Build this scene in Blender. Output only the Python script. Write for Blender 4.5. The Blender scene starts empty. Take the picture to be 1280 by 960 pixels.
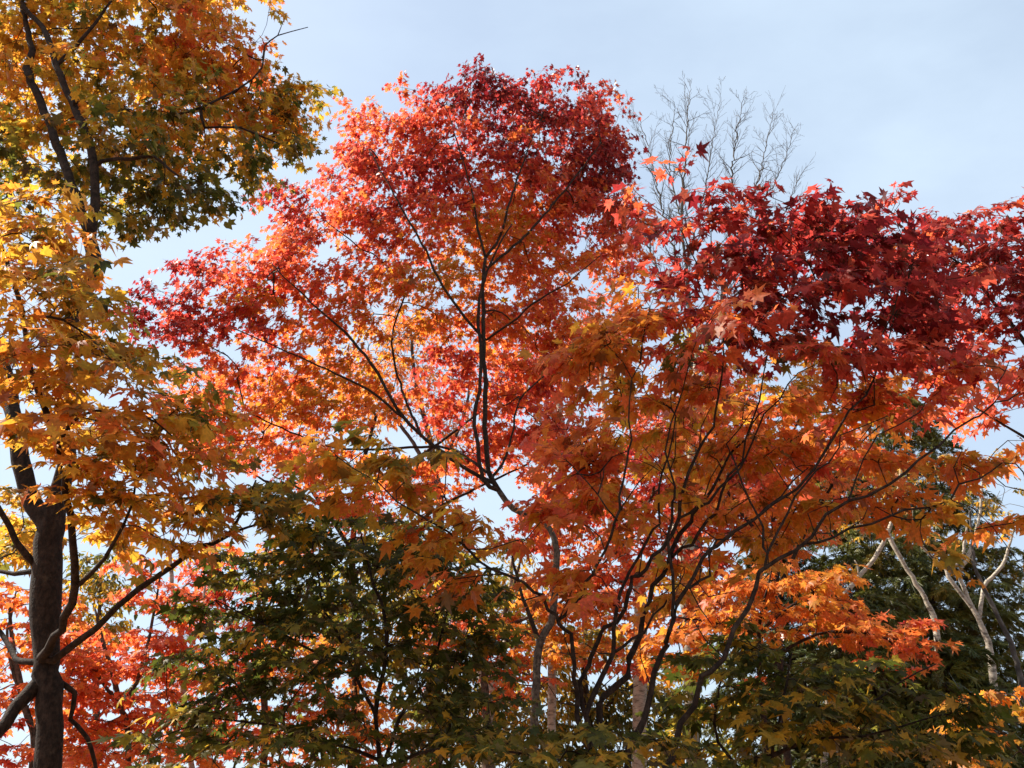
import bpy, math, random
import numpy as np

# ------------------------------------------------------------------ camera, sky, sun, exposure
sc = bpy.context.scene
R = math.radians
EYE = np.array([0.0, 0.0, 1.6])
PITCH = R(28.0)
FPX = 1108.0                                   # focal length in pixels of a 1280 wide frame
cam_d = bpy.data.cameras.new("camera")
cam_d.sensor_width = 36.0
cam_d.lens = 36.0 * FPX / 1280.0
cam_d.clip_start = 0.05
cam_d.clip_end = 3000.0
cam = bpy.data.objects.new("camera", cam_d)
sc.collection.objects.link(cam)
cam.location = EYE
cam.rotation_euler = (R(90) + PITCH, 0, 0)
sc.camera = cam

SUN_EL, SUN_AZ = R(48.0), R(286.0)             # azimuth clockwise from +Y: high on the left, a little beyond the trees
TO_SUN = np.array([math.sin(SUN_AZ) * math.cos(SUN_EL), math.cos(SUN_AZ) * math.cos(SUN_EL), math.sin(SUN_EL)])
w = bpy.data.worlds.new("World")
sc.world = w
w.use_nodes = True
nt = w.node_tree
bg = nt.nodes["Background"]
sky = nt.nodes.new("ShaderNodeTexSky")
sky.sky_type = 'NISHITA'
sky.sun_disc = False
sky.sun_elevation = SUN_EL
sky.sun_rotation = SUN_AZ
sky.air_density = 1.0
sky.dust_density = 2.0
sky.ozone_density = 1.0
# thin high veil of cloud over the blue
tc = nt.nodes.new("ShaderNodeTexCoord")
mp = nt.nodes.new("ShaderNodeMapping")
mp.inputs["Scale"].default_value = (1.2, 2.2, 3.0)
nz = nt.nodes.new("ShaderNodeTexNoise")
nz.inputs["Scale"].default_value = 1.6
nz.inputs["Detail"].default_value = 6
nz.inputs["Roughness"].default_value = 0.55
mr = nt.nodes.new("ShaderNodeMapRange")
mr.inputs["From Min"].default_value = 0.3
mr.inputs["From Max"].default_value = 0.7
mr.inputs["To Min"].default_value = 0.52
mr.inputs["To Max"].default_value = 0.84
mx = nt.nodes.new("ShaderNodeMix")
mx.data_type = 'RGBA'
VEIL = (4.3, 5.2, 6.15, 1)
mx.inputs["B"].default_value = VEIL
nt.links.new(tc.outputs["Generated"], mp.inputs["Vector"])
nt.links.new(mp.outputs["Vector"], nz.inputs["Vector"])
nt.links.new(nz.outputs["Fac"], mr.inputs["Value"])
nt.links.new(mr.outputs["Result"], mx.inputs["Factor"])
nt.links.new(sky.outputs["Color"], mx.inputs["A"])
nt.links.new(mx.outputs["Result"], bg.inputs["Color"])
bg.inputs["Strength"].default_value = 0.078

sun_d = bpy.data.lights.new("sun", 'SUN')
sun_d.energy = 5.0
sun_d.angle = R(0.5)
sun_d.color = (1.0, 0.92, 0.80)
sun = bpy.data.objects.new("sun", sun_d)
sc.collection.objects.link(sun)
from mathutils import Vector
sun.rotation_euler = Vector(TO_SUN).to_track_quat('Z', 'Y').to_euler()

sc.view_settings.view_transform = 'Standard'
sc.view_settings.look = 'None'
sc.view_settings.exposure = 1.28
sc.view_settings.gamma = 1.0
sc.cycles.max_bounces = 8
sc.cycles.diffuse_bounces = 4
sc.cycles.transmission_bounces = 4
sc.cycles.glossy_bounces = 2
sc.cycles.use_denoising = True

# ------------------------------------------------------------------ helpers
FWD = np.array([0, math.cos(PITCH), math.sin(PITCH)])
UP = np.array([0, -math.sin(PITCH), math.cos(PITCH)])
RIGHT = np.array([1.0, 0, 0])
GROUND_Z = 0.0

def at(px, py, Y):
    """world point seen in direction (px, py) standing Y metres ahead, and metres per pixel there"""
    d = FWD + RIGHT * (px - 640) / FPX + UP * (480 - py) / FPX
    t = Y / d[1]
    return EYE + d * t, t / FPX

def norm(v):
    return v / (np.linalg.norm(v, axis=-1, keepdims=True) + 1e-12)

class Noise3:
    """smooth random field built of sines, about -1..1"""
    def __init__(self, rng, scale):
        self.k = rng.normal(size=(7, 3)) / scale
        self.p = rng.uniform(0, 6.28, 7)
    def __call__(self, P):
        return np.sin(P @ self.k.T + self.p).sum(-1) / 3.0

RAMP_T = np.array([0.00, 0.13, 0.27, 0.42, 0.56, 0.68, 0.80, 0.89, 1.00])
RAMP_C = np.array([
    (0.180, 0.013, 0.018),      # maroon
    (0.390, 0.034, 0.032),      # crimson
    (0.720, 0.105, 0.062),      # red
    (0.820, 0.200, 0.055),      # vermilion
    (0.740, 0.240, 0.032),      # orange
    (0.680, 0.330, 0.034),      # amber
    (0.650, 0.385, 0.035),      # yellow
    (0.210, 0.195, 0.028),      # olive
    (0.062, 0.078, 0.011),      # green
])
def ramp(t):
    t = np.clip(t, 0, 1)
    return np.stack([np.interp(t, RAMP_T, RAMP_C[:, i]) for i in range(3)], -1)

# ------------------------------------------------------------------ materials
def leaf_material(name, trans=0.46, gloss=0.05):
    m = bpy.data.materials.new(name)
    m.use_nodes = True
    n = m.node_tree; n.nodes.clear()
    out = n.nodes.new("ShaderNodeOutputMaterial")
    at_ = n.nodes.new("ShaderNodeAttribute"); at_.attribute_name = "leaf_colour"
    tcx = n.nodes.new("ShaderNodeTexCoord")
    nz_ = n.nodes.new("ShaderNodeTexNoise"); nz_.inputs["Scale"].default_value = 55; nz_.inputs["Detail"].default_value = 3
    n.links.new(tcx.outputs["Object"], nz_.inputs["Vector"])
    mr_ = n.nodes.new("ShaderNodeMapRange")
    mr_.inputs["From Min"].default_value = 0.3; mr_.inputs["From Max"].default_value = 0.7
    mr_.inputs["To Min"].default_value = 0.72; mr_.inputs["To Max"].default_value = 1.18
    n.links.new(nz_.outputs["Fac"], mr_.inputs["Value"])
    ml = n.nodes.new("ShaderNodeVectorMath"); ml.operation = 'SCALE'
    n.links.new(at_.outputs["Color"], ml.inputs[0]); n.links.new(mr_.outputs["Result"], ml.inputs["Scale"])
    df = n.nodes.new("ShaderNodeBsdfDiffuse"); df.inputs["Roughness"].default_value = 0.4
    tr = n.nodes.new("ShaderNodeBsdfTranslucent")
    gm = n.nodes.new("ShaderNodeGamma"); gm.inputs["Gamma"].default_value = 1.0
    n.links.new(ml.outputs["Vector"], df.inputs["Color"])
    n.links.new(ml.outputs["Vector"], gm.inputs["Color"])
    n.links.new(gm.outputs["Color"], tr.inputs["Color"])
    m1 = n.nodes.new("ShaderNodeMixShader"); m1.inputs["Fac"].default_value = trans
    n.links.new(df.outputs[0], m1.inputs[1]); n.links.new(tr.outputs[0], m1.inputs[2])
    gl = n.nodes.new("ShaderNodeBsdfGlossy"); gl.inputs["Roughness"].default_value = 0.45
    lw = n.nodes.new("ShaderNodeLayerWeight"); lw.inputs["Blend"].default_value = 0.25
    mm = n.nodes.new("ShaderNodeMath"); mm.operation = 'MULTIPLY_ADD'
    mm.inputs[1].default_value = 0.10; mm.inputs[2].default_value = gloss * 0.5
    n.links.new(lw.outputs["Fresnel"], mm.inputs[0])
    m2 = n.nodes.new("ShaderNodeMixShader")
    n.links.new(mm.outputs[0], m2.inputs["Fac"])
    n.links.new(m1.outputs[0], m2.inputs[1]); n.links.new(gl.outputs[0], m2.inputs[2])
    n.links.new(m2.outputs[0], out.inputs["Surface"])
    return m

def bark_material(name, dark, light, scale=14.0, stripes=False, bump=0.6, lo=0.42, hi=0.66):
    m = bpy.data.materials.new(name)
    m.use_nodes = True
    n = m.node_tree
    b = n.nodes["Principled BSDF"]
    b.inputs["Roughness"].default_value = 0.88
    b.inputs["Specular IOR Level"].default_value = 0.2
    tcx = n.nodes.new("ShaderNodeTexCoord")
    mp_ = n.nodes.new("ShaderNodeMapping")
    mp_.inputs["Scale"].default_value = (1, 1, 3.0) if stripes else (1, 1, 0.7)
    nz_ = n.nodes.new("ShaderNodeTexNoise")
    nz_.inputs["Scale"].default_value = scale; nz_.inputs["Detail"].default_value = 8; nz_.inputs["Roughness"].default_value = 0.65
    n.links.new(tcx.outputs["Object"], mp_.inputs["Vector"]); n.links.new(mp_.outputs["Vector"], nz_.inputs["Vector"])
    cr = n.nodes.new("ShaderNodeValToRGB")
    cr.color_ramp.elements[0].position = lo; cr.color_ramp.elements[0].color = (*dark, 1)
    cr.color_ramp.elements[1].position = hi; cr.color_ramp.elements[1].color = (*light, 1)
    n.links.new(nz_.outputs["Fac"], cr.inputs["Fac"])
    li = n.nodes.new("ShaderNodeTexNoise"); li.inputs["Scale"].default_value = 7.0; li.inputs["Detail"].default_value = 10; li.inputs["Roughness"].default_value = 0.75
    n.links.new(tcx.outputs["Object"], li.inputs["Vector"])
    lr = n.nodes.new("ShaderNodeMapRange"); lr.inputs["From Min"].default_value = 0.57; lr.inputs["From Max"].default_value = 0.70
    lr.inputs["To Max"].default_value = 0.55
    n.links.new(li.outputs["Fac"], lr.inputs["Value"])
    lm = n.nodes.new("ShaderNodeMix"); lm.data_type = 'RGBA'
    lm.inputs["B"].default_value = (light[0] * 1.9 + .01, light[1] * 2.0 + .012, light[2] * 1.9 + .008, 1) if not stripes else (.09, .075, .055, 1)
    n.links.new(lr.outputs["Result"], lm.inputs["Factor"]); n.links.new(cr.outputs["Color"], lm.inputs["A"])
    n.links.new(lm.outputs["Result"], b.inputs["Base Color"])
    nb = n.nodes.new("ShaderNodeTexNoise"); nb.inputs["Scale"].default_value = scale * 3; nb.inputs["Detail"].default_value = 6
    n.links.new(mp_.outputs["Vector"], nb.inputs["Vector"])
    bp = n.nodes.new("ShaderNodeBump"); bp.inputs["Strength"].default_value = bump; bp.inputs["Distance"].default_value = 0.012
    n.links.new(nb.outputs["Fac"], bp.inputs["Height"]); n.links.new(bp.outputs["Normal"], b.inputs["Normal"])
    return m

LEAF = leaf_material("maple_leaf", 0.66, 0.025)
NEEDLE = leaf_material("conifer_needle", 0.28, 0.06)
BARK_DARK = bark_material("dark_maple_bark", (0.014, 0.0085, 0.0055), (0.048, 0.030, 0.020), 34)
BARK_GREY = bark_material("grey_maple_bark", (0.035, 0.025, 0.018), (0.14, 0.108, 0.078), 24)
BARK_PALE = bark_material("pale_birch_bark", (0.10, 0.08, 0.058), (0.38, 0.33, 0.26), 9, True, 0.4, 0.34, 0.52)
BARK_TWIG = bark_material("bare_twig_bark", (0.05, 0.043, 0.037), (0.13, 0.115, 0.10), 10)

# ------------------------------------------------------------------ leaf shapes (unit span, stalk at origin, tip along +X, face along +Z)
def maple_shape(angles, lens, notch, nw):
    v = [(0, 0, 0)]
    rim = []
    k = len(angles)
    for i in range(k):
        a = R(angles[i])
        rim.append((lens[i] * math.cos(a), lens[i] * math.sin(a), 0, 1.0))
        if i < k - 1:
            b = R((angles[i] + angles[i + 1]) / 2)
            l = notch * 0.5 * (lens[i] + lens[i + 1])
            rim.append((l * math.cos(b), l * math.sin(b), 0, 0.25))
    a0 = R(angles[0] - nw); a1 = R(angles[-1] + nw)
    rim = [(0.16 * math.cos(a0), 0.16 * math.sin(a0), 0, 0.1)] + rim + [(0.16 * math.cos(a1), 0.16 * math.sin(a1), 0, 0.1)]
    v += [r[:3] for r in rim]
    tip = [0.0] + [r[3] for r in rim]
    f = [(0, i, i + 1) for i in range(1, len(rim))]
    return np.array(v, float), np.array(f, int), np.array(tip)

SHAPE7 = maple_shape([-128, -84, -42, 0, 42, 84, 128], [0.30, 0.46, 0.58, 0.64, 0.58, 0.46, 0.30], 0.60, 22)
SHAPE7B = maple_shape([-132, -88, -45, 0, 45, 88, 132], [0.28, 0.48, 0.60, 0.70, 0.60, 0.48, 0.28], 0.50, 20)
SHAPE5 = maple_shape([-100, -50, 0, 50, 100], [0.40, 0.56, 0.64, 0.56, 0.40], 0.58, 32)
_o = [(0, 0, 0), (0.3, -0.24, 0), (0.68, -0.2, 0), (1.0, 0, 0), (0.68, 0.2, 0), (0.3, 0.24, 0)]
SHAPE_OVAL = (np.array(_o, float), np.array([(0, 1, 2), (0, 2, 3), (0, 3, 4), (0, 4, 5)]), np.array([0, .2, .5, 1, .5, .2]))
def spray_shape():
    v, f, t = [], [], []
    for i, a in enumerate(np.linspace(-62, 62, 9)):
        for s in (0.0, 0.34):
            b = R(a)
            o = np.array([s, 0, 0])
            L = (0.62 - 0.0045 * abs(a)) * (1 if s == 0 else 0.9)
            d = np.array([math.cos(b), math.sin(b), 0.10 * ((i % 3) - 1)])
            p = np.array([-d[1], d[0], 0]) * 0.03
            k = len(v)
            v += [o - p * .4, o + d * L * .55 - p, o + d * L, o + d * L * .55 + p]
            f += [(k, k + 1, k + 2), (k, k + 2, k + 3)]
            t += [0, .5, 1, .5]
    return np.array(v), np.array(f), np.array(t)
SHAPE_SPRAY = spray_shape()

def add_mesh(name, verts, faces_flat, loop_totals, mat, parent, smooth=False, colour=None):
    me = bpy.data.meshes.new(name)
    nv = len(verts); nl = len(faces_flat); nf = len(loop_totals)
    me.vertices.add(nv); me.vertices.foreach_set("co", np.ascontiguousarray(verts, dtype=np.float32).ravel())
    me.loops.add(nl); me.loops.foreach_set("vertex_index", np.ascontiguousarray(faces_flat, dtype=np.int32))
    me.polygons.add(nf)
    st = np.concatenate([[0], np.cumsum(loop_totals)[:-1]]).astype(np.int32)
    me.polygons.foreach_set("loop_start", st)
    me.polygons.foreach_set("loop_total", np.ascontiguousarray(loop_totals, dtype=np.int32))
    if smooth:
        me.polygons.foreach_set("use_smooth", np.ones(nf, dtype=bool))
    if colour is not None:
        ca = me.color_attributes.new("leaf_colour", 'FLOAT_COLOR', 'POINT')
        c4 = np.ones((nv, 4), np.float32); c4[:, :3] = colour
        ca.data.foreach_set("color", c4.ravel())
    me.update(calc_edges=True)
    me.materials.append(mat)
    o = bpy.data.objects.new(name, me)
    sc.collection.objects.link(o)
    if parent is not None:
        o.parent = parent
    return o

def leaves_mesh(rng, shapes, P, X, N, S, C, tipshift, stalk=None):
    """P stalk joint, X tip direction, N face normal, S span, C base colour, tipshift colour of the lobe tips"""
    V, F, K = [], [], []
    off = 0
    which = rng.integers(0, len(shapes), len(P))
    for si, (sv, sf, tip) in enumerate(shapes):
        m = which == si
        if not m.any():
            continue
        p, x, nn, s, c, ct = P[m], X[m], N[m], S[m], C[m], tipshift[m]
        y = norm(np.cross(nn, x)); z = np.cross(x, y)
        n = len(p); k = len(sv)
        r2 = (sv[:, 0] ** 2 + sv[:, 1] ** 2)
        curl = rng.uniform(-0.2, 1.0, (n, 1))
        fold = rng.uniform(-0.15, 0.45, (n, 1))
        asp = rng.uniform(0.82, 1.12, (n, 1))
        lobe = 1 + rng.normal(0, 0.13, (n, k)) * (tip[None] > 0.05)
        lx = sv[None, :, 0] * lobe
        ly = sv[None, :, 1] * asp * lobe
        lz = sv[None, :, 2] - curl * r2[None] + fold * np.abs(sv[None, :, 1]) + rng.normal(0, 0.035, (n, k)) * (tip[None] > 0.5)
        w_ = p[:, None] + s[:, None, None] * (lx[..., None] * x[:, None] + ly[..., None] * y[:, None] + lz[..., None] * z[:, None])
        V.append(w_.reshape(-1, 3))
        F.append((sf[None] + (np.arange(n) * k)[:, None, None] + off).reshape(-1, 3))
        tw = tip[None, :, None] * 0.8
        K.append((c[:, None] * (1 - tw) + ct[:, None] * tw).reshape(-1, 3))
        off += n * k
    if stalk is not None:                       # leaf stalks: thin slivers from twig to leaf
        q = stalk
        side = norm(np.cross(P - q, rng.normal(size=P.shape))) * 0.0011
        n = len(P)
        V.append(np.stack([q - side, q + side, P], 1).reshape(-1, 3))
        F.append((np.arange(3)[None] + (np.arange(n) * 3)[:, None] + off).reshape(-1, 3))
        K.append(np.repeat(C * 0.6, 3, 0))
    return np.concatenate(V), np.concatenate(F), np.concatenate(K)

def catmull(P, step):
    P = np.asarray(P, float)
    if len(P) < 2:
        return P
    Q = np.concatenate([[2 * P[0] - P[1]], P, [2 * P[-1] - P[-2]]])
    out = []
    for i in range(1, len(Q) - 2):
        n = max(2, int(np.linalg.norm(Q[i + 1][:3] - Q[i][:3]) / step))
        for t in np.arange(n) / n:
            a, b, c, d = Q[i - 1], Q[i], Q[i + 1], Q[i + 2]
            out.append(0.5 * (2 * b + (c - a) * t + (2 * a - 5 * b + 4 * c - d) * t * t + (3 * b - a - 3 * c + d) * t ** 3))
    out.append(Q[-2])
    return np.array(out)

DENSITY = 1.6
class Tree:
    def __init__(self, name, label, cat, group, bark, seed, leaf_span=0.11, per_shoot=7, shoots=3, shoot_len=0.30,
                 shapes=None, leaf_mat=None, tip_r=0.0025, droop=0.45, spread=0.10, noise_scale=0.5, layers=1.7, leaf_part='crown'):
        self.rng = np.random.default_rng(seed)
        self.bark = bark; self.span = leaf_span; self.per = per_shoot; self.shoots = shoots; self.slen = shoot_len
        self.shapes = shapes or [SHAPE7, SHAPE7B]; self.leaf_mat = leaf_mat or LEAF; self.tip_r = tip_r
        self.droop = droop; self.spread = spread; self.layers = layers; self.leaf_part = leaf_part
        self.noise = Noise3(self.rng, noise_scale)
        self.pos, self.par, self.rad, self.part = [], [], [], []
        self.parts = []
        self.clusters = []            # (pos, t, node index)
        self.pending = []
        self.root = None
        self.meta = (name, label, cat, group)
        self.branch_bark = None; self.face_out = 0.25; self.withered = 0.03; self.rise = 0.18; self.wig = 0.018
    # -- hand-placed limbs
    def limb(self, pts, kind='branch', step=0.12, world=False, wob=0.006):
        """pts: (px, py, Y, radius in pixels) from the thick end to the thin end"""
        W = []
        for q in pts:
            if world or len(q) == 5:
                W.append((q[0], q[1], q[2], q[3]))
            else:
                p, m = at(q[0], q[1], q[2]); W.append((p[0], p[1], p[2], q[3] * m))
        C = catmull(W, step)
        pid = len(self.parts); self.parts.append(kind)
        parent = -1
        if self.pos:
            A = np.array(self.pos); d = np.linalg.norm(A - C[0, :3], axis=1)
            parent = int(np.argmin(d))
            if d[parent] > 0.03:
                a = A[parent]
                n = max(1, int(d[parent] / step))
                for i in range(1, n):
                    self.pos.append(a + (C[0, :3] - a) * i / n); self.par.append(parent if i == 1 else len(self.pos) - 2)
                    self.rad.append(max(C[0, 3], .002)); self.part.append(pid)
                if n > 1:
                    parent = len(self.pos) - 1
        for i, c in enumerate(C):
            j = c[:3] + self.rng.normal(0, wob, 3) * (0 < i < len(C) - 1)
            self.pos.append(j); self.par.append(parent); self.rad.append(max(c[3], self.tip_r)); self.part.append(pid)
            parent = len(self.pos) - 1
        return self
    def trunk_to_ground(self, x, Y, pts, r0=0.06, wob=0.006):
        """a trunk: starts on the ground at (x, Y) with radius r0 metres, then the points (px, py, Y, rpx)"""
        W = [(x, Y, GROUND_Z - 0.15, r0 * 1.5), (x, Y, GROUND_Z + 0.2, r0 * 1.1)]
        for q in pts:
            p, m = at(q[0], q[1], q[2]); W.append((p[0], p[1], p[2], q[3] * m))
        return self.limb(W, 'trunk', world=True, wob=wob)
    # -- crown blobs
    yoff = 0.0
    toff = 0.0
    def blob(self, px, py, Y, rx, ry, rz, t, spread=None, layers=None, flat=None):
        Y += self.yoff; t += self.toff
        self.pending.append((px, py, Y, rx, ry, rz, t, self.spread if spread is None else spread, self.layers if layers is None else layers))
        return self
    def grow(self):
        rng = self.rng
        per_cluster = max(1, self.per * self.shoots)
        P, T = [], []
        for (px, py, Y, rx, ry, rz, t, spread, L) in self.pending:
            c, m = at(px, py, Y)
            area = math.pi * rx * ry * m * m
            nl = DENSITY * L * area / (0.30 * self.span ** 2)
            n = max(1, int(round(nl / per_cluster)))
            u = norm(rng.normal(size=(n * 4, 3))) * (rng.uniform(0, 1, (n * 4, 1)) ** 0.42) * np.where(rng.random((n * 4, 1)) < .14, rng.uniform(1.0, 1.38, (n * 4, 1)), 1.0)
            q = c + u[:, :1] * RIGHT * rx * m + u[:, 1:2] * UP * ry * m + u[:, 2:3] * FWD * rz
            q = q[q[:, 2] > GROUND_Z + 0.3]
            keep = []
            dmin = 0.55 * (area * rz / max(n, 1)) ** (1 / 3)
            for i in range(len(q)):
                if len(keep) >= n: break
                if all(np.sum((q[i] - q[j]) ** 2) > dmin * dmin for j in keep): keep.append(i)
            q = q[keep]
            P.append(q); T.append(t + spread * self.noise(q))
        P = np.concatenate(P); T = np.concatenate(T)
        # grow twigs from the limbs out to every leaf cluster, nearest first
        n = len(P)
        pos = np.array(self.pos); npos = len(pos)
        cap = npos + n * 6 + 10
        A = np.zeros((cap, 3)); A[:npos] = pos
        path = np.zeros(cap)
        best = np.full(n, 1e9); bi = np.zeros(n, int)
        def relax(i0, i1):
            for a in range(i0, i1, 256):
                b = min(i1, a + 256)
                D = np.linalg.norm(P[:, None] - A[None, a:b], axis=2) + path[None, a:b] * 0.28
                # twigs like to rise: joining from below is cheaper than from above
                dz = P[:, None, 2] - A[None, a:b, 2]
                D = D - self.rise * dz
                k = D.argmin(1); v = D[np.arange(n), k]
                m_ = v < best
                best[m_] = v[m_]; bi[m_] = a + k[m_]
        relax(0, npos)
        done = np.zeros(n, bool)
        for _ in range(n):
            i = int(np.where(done, 1e9, best).argmin()); done[i] = True
            j = bi[i]
            a = A[j]; b = P[i]; L = np.linalg.norm(b - a)
            pj = self.par[j]
            d = norm(a - A[pj]) if pj >= 0 else np.array([0, 0, 1.0])
            ctrl = a + (d * 0.35 + norm(b - a) * 0.35 + np.array([0, 0, 0.05])) * L * 0.6
            k = 2 if L < 0.25 else (3 if L < 0.6 else 5)
            i0 = npos; prev = j; pp = path[j]
            for s in range(1, k + 1):
                u = s / k
                q = (1 - u) ** 2 * a + 2 * u * (1 - u) * ctrl + u * u * b
                if s < k: q = q + rng.normal(0, self.wig * min(1, L), 3)
                pp += np.linalg.norm(q - A[prev])
                A[npos] = q; path[npos] = pp
                self.par.append(prev); self.rad.append(self.tip_r); self.part.append(self.part[j]); prev = npos; npos += 1
            relax(i0, npos)
            self.clusters.append((i, npos - 1))
        self.pos = [A[i] for i in range(npos)]
        self.P, self.T = P, T
        # twig thickness by the pipe rule
        ch = np.zeros(npos); par = np.array(self.par); rad = np.array(self.rad)
        has = np.zeros(npos, bool)
        for i in range(npos - 1, -1, -1):
            own = max(ch[i] ** (1 / 2.4) if ch[i] > 0 else 0, rad[i])
            # pipe growth must not fatten the traced limbs
            if rad[i] > self.tip_r * 1.01: own = rad[i]
            rad[i] = own
            if par[i] >= 0: ch[par[i]] += min(own, 0.02) ** 2.4
        self.rad = list(rad)
        return self
    def leaf_arrays(self):
        rng = self.rng
        Ps, Xs, Ns, Ts, Qs, shoots = [], [], [], [], [], []
        A = np.array(self.pos)
        centre = self.P.mean(0)
        for (ci, node) in self.clusters:
            p = A[node]; d = p - A[self.par[node]]
            out = (p - A[0]) * np.array([1, 1, 0]); out = out / (np.linalg.norm(out) + .3)
            d = norm(d * np.array([1, 1, 0.35]) + 0.25 * (p - centre) / (np.linalg.norm(p - centre) + .1) * np.array([1, 1, 0]))
            tilt = norm(np.array([0, 0, 1.0]) + rng.normal(0, 0.22, 3))
            d = norm(d - tilt * (d @ tilt))
            sdir = np.cross(tilt, d)
            ns = max(1, self.shoots + rng.integers(-1, 2)) if self.shoots > 1 else 1
            for k in range(ns):
                a = (k - (ns - 1) / 2) * R(62) + rng.normal(0, R(16))
                L = self.slen * rng.uniform(0.65, 1.25) * (1 - 0.22 * abs(a))
                sd = d * math.cos(a) + sdir * math.sin(a)
                mid = p + sd * L * 0.5 + tilt * L * 0.06
                end = p + sd * L - np.array([0, 0, L * 0.16])
                shoots.append((p, mid, end))
                m = max(1, int(round(self.per * rng.uniform(0.8, 1.2))))
                us = np.linspace(0.18, 1, (m + 1) // 2 + 0)
                cnt = 0
                for u in us:
                    q = (1 - u) ** 2 * p + 2 * u * (1 - u) * mid + u * u * end
                    sides = (0,) if (u == 1 and m % 2) else (-1, 1)
                    for sg in sides:
                        pd = norm(sd * 0.8 + np.cross(tilt, sd) * sg * rng.uniform(.7, 1.3) + rng.normal(0, .22, 3) + np.array([0, 0, rng.uniform(-.35, .15)]))
                        st = self.span * rng.uniform(0.25, 0.6)
                        base = q + pd * st
                        x = norm(pd * np.array([1, 1, 0.5]) + np.array([0, 0, -self.droop * rng.uniform(0.2, 1.9)]))
                        nn = norm(tilt + out * self.face_out + rng.normal(0, 0.38, 3))
                        nn = norm(nn - x * (nn @ x))
                        Ps.append(base); Xs.append(x); Ns.append(nn); Qs.append(q)
                        Ts.append(self.T[ci])
        return np.array(Ps), np.array(Xs), np.array(Ns), np.array(Ts), np.array(Qs), shoots
    def tubes(self, pid, shoots=None):
        pos = np.array(self.pos); par = np.array(self.par); rad = np.array(self.rad); part = np.array(self.part)
        idx = np.where(part == pid)[0]
        kids = {}
        for i in idx:
            kids.setdefault(par[i], []).append(i)
        V, F, T = [], [], []; nv = 0
        inset = set(idx.tolist())
        starts = [i for i in idx if par[i] not in inset]
        stack = [(par[i], i) for i in starts]
        def ring(chain):
            nonlocal nv
            C = pos[chain]; rr = rad[chain].copy()
            if len(chain) > 1 and chain[0] not in inset or (len(chain) > 1 and rr[0] > rr[1] * 1.3):
                rr[0] = rr[1] * 1.1
            mxr = rr.max()
            s = 12 if mxr > 0.05 else 8 if mxr > 0.018 else 5 if mxr > 0.007 else 4
            d = np.gradient(C, axis=0); d = norm(d)
            ref = np.array([0.31, 0.17, 0.93]) if abs(d[0] @ np.array([0.31, 0.17, 0.93])) < 0.9 else np.array([1.0, 0, 0])
            u = norm(np.cross(d, ref)); v = np.cross(d, u)
            an = np.arange(s) / s * 2 * math.pi
            ripple = 1 + (0.03 * np.sin(an * 2 + 1.0)[None, :] + 0.04 * np.sin(np.arange(len(chain)) * 1.3)[:, None]) * (mxr > 0.03)
            pts = C[:, None] + (rr[:, None] * ripple)[..., None] * (np.cos(an)[None, :, None] * u[:, None] + np.sin(an)[None, :, None] * v[:, None])
            V.append(pts.reshape(-1, 3)); m = len(C)
            a = np.arange(m - 1)[:, None] * s; k = np.arange(s)[None]; k2 = (k + 1) % s
            q = np.stack([a + k, a + k2, a + s + k2, a + s + k], -1).reshape(-1, 4) + nv
            F.append(q.ravel()); T.append(np.full(len(q), 4))
            # cap the thin end
            F.append(np.arange(s) + nv + (m - 1) * s); T.append(np.array([s]))
            nv += m * s
        while stack:
            p, i = stack.pop()
            chain = [p, i] if p >= 0 else [i]
            cur = i
            while cur in kids:
                ks = sorted(kids[cur], key=lambda c: -rad[c])
                for o in ks[1:]:
                    stack.append((cur, o))
                cur = ks[0]; chain.append(cur)
            if len(chain) > 1:
                ring(np.array(chain))
        if shoots:
            S = np.array(shoots); n = len(S); s = 3
            an = np.arange(s) / s * 2 * math.pi
            d = norm(S[:, 2] - S[:, 0]); u = norm(np.cross(d, np.array([0.2, 0.3, 0.93]))); v = np.cross(d, u)
            rr = np.array([1.0, 0.75, 0.35]) * self.tip_r * 0.75
            pts = S[:, :, None] + rr[None, :, None, None] * (np.cos(an)[None, None, :, None] * u[:, None, None] + np.sin(an)[None, None, :, None] * v[:, None, None])
            V.append(pts.reshape(-1, 3))
            base = np.arange(n)[:, None, None] * (3 * s) + np.arange(2)[None, :, None] * s + nv
            k = np.arange(s)[None, None]; k2 = (k + 1) % s
            q = np.stack([base + k, base + k2, base + s + k2, base + s + k], -1).reshape(-1, 4)
            F.append(q.ravel()); T.append(np.full(len(q), 4)); nv += n * 3 * s
        if not V: return None
        return np.concatenate(V), np.concatenate(F), np.concatenate(T)
    def build(self, leaves=True, jitter=0.095, tipshift=-0.07):
        name, label, cat, group = self.meta
        rng = self.rng
        base = np.array(self.pos[0])
        root = bpy.data.objects.new(name, None)
        root.empty_display_size = 0.3
        sc.collection.objects.link(root)
        root.location = (base[0], base[1], GROUND_Z)
        org = np.array([base[0], base[1], GROUND_Z])
        root["label"] = label; root["category"] = cat
        if group: root["group"] = group
        shoots_by = {}
        if leaves:
            P, X, N, T, Q, shoots = self.leaf_arrays()
        else:
            shoots = None
        for pid, kind in enumerate(self.parts):
            r = self.tubes(pid, shoots if pid == 0 else None)
            if r is not None:
                add_mesh(kind, r[0] - org, r[1], r[2], (self.branch_bark or self.bark) if pid > 0 else self.bark, root, smooth=True)
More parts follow.
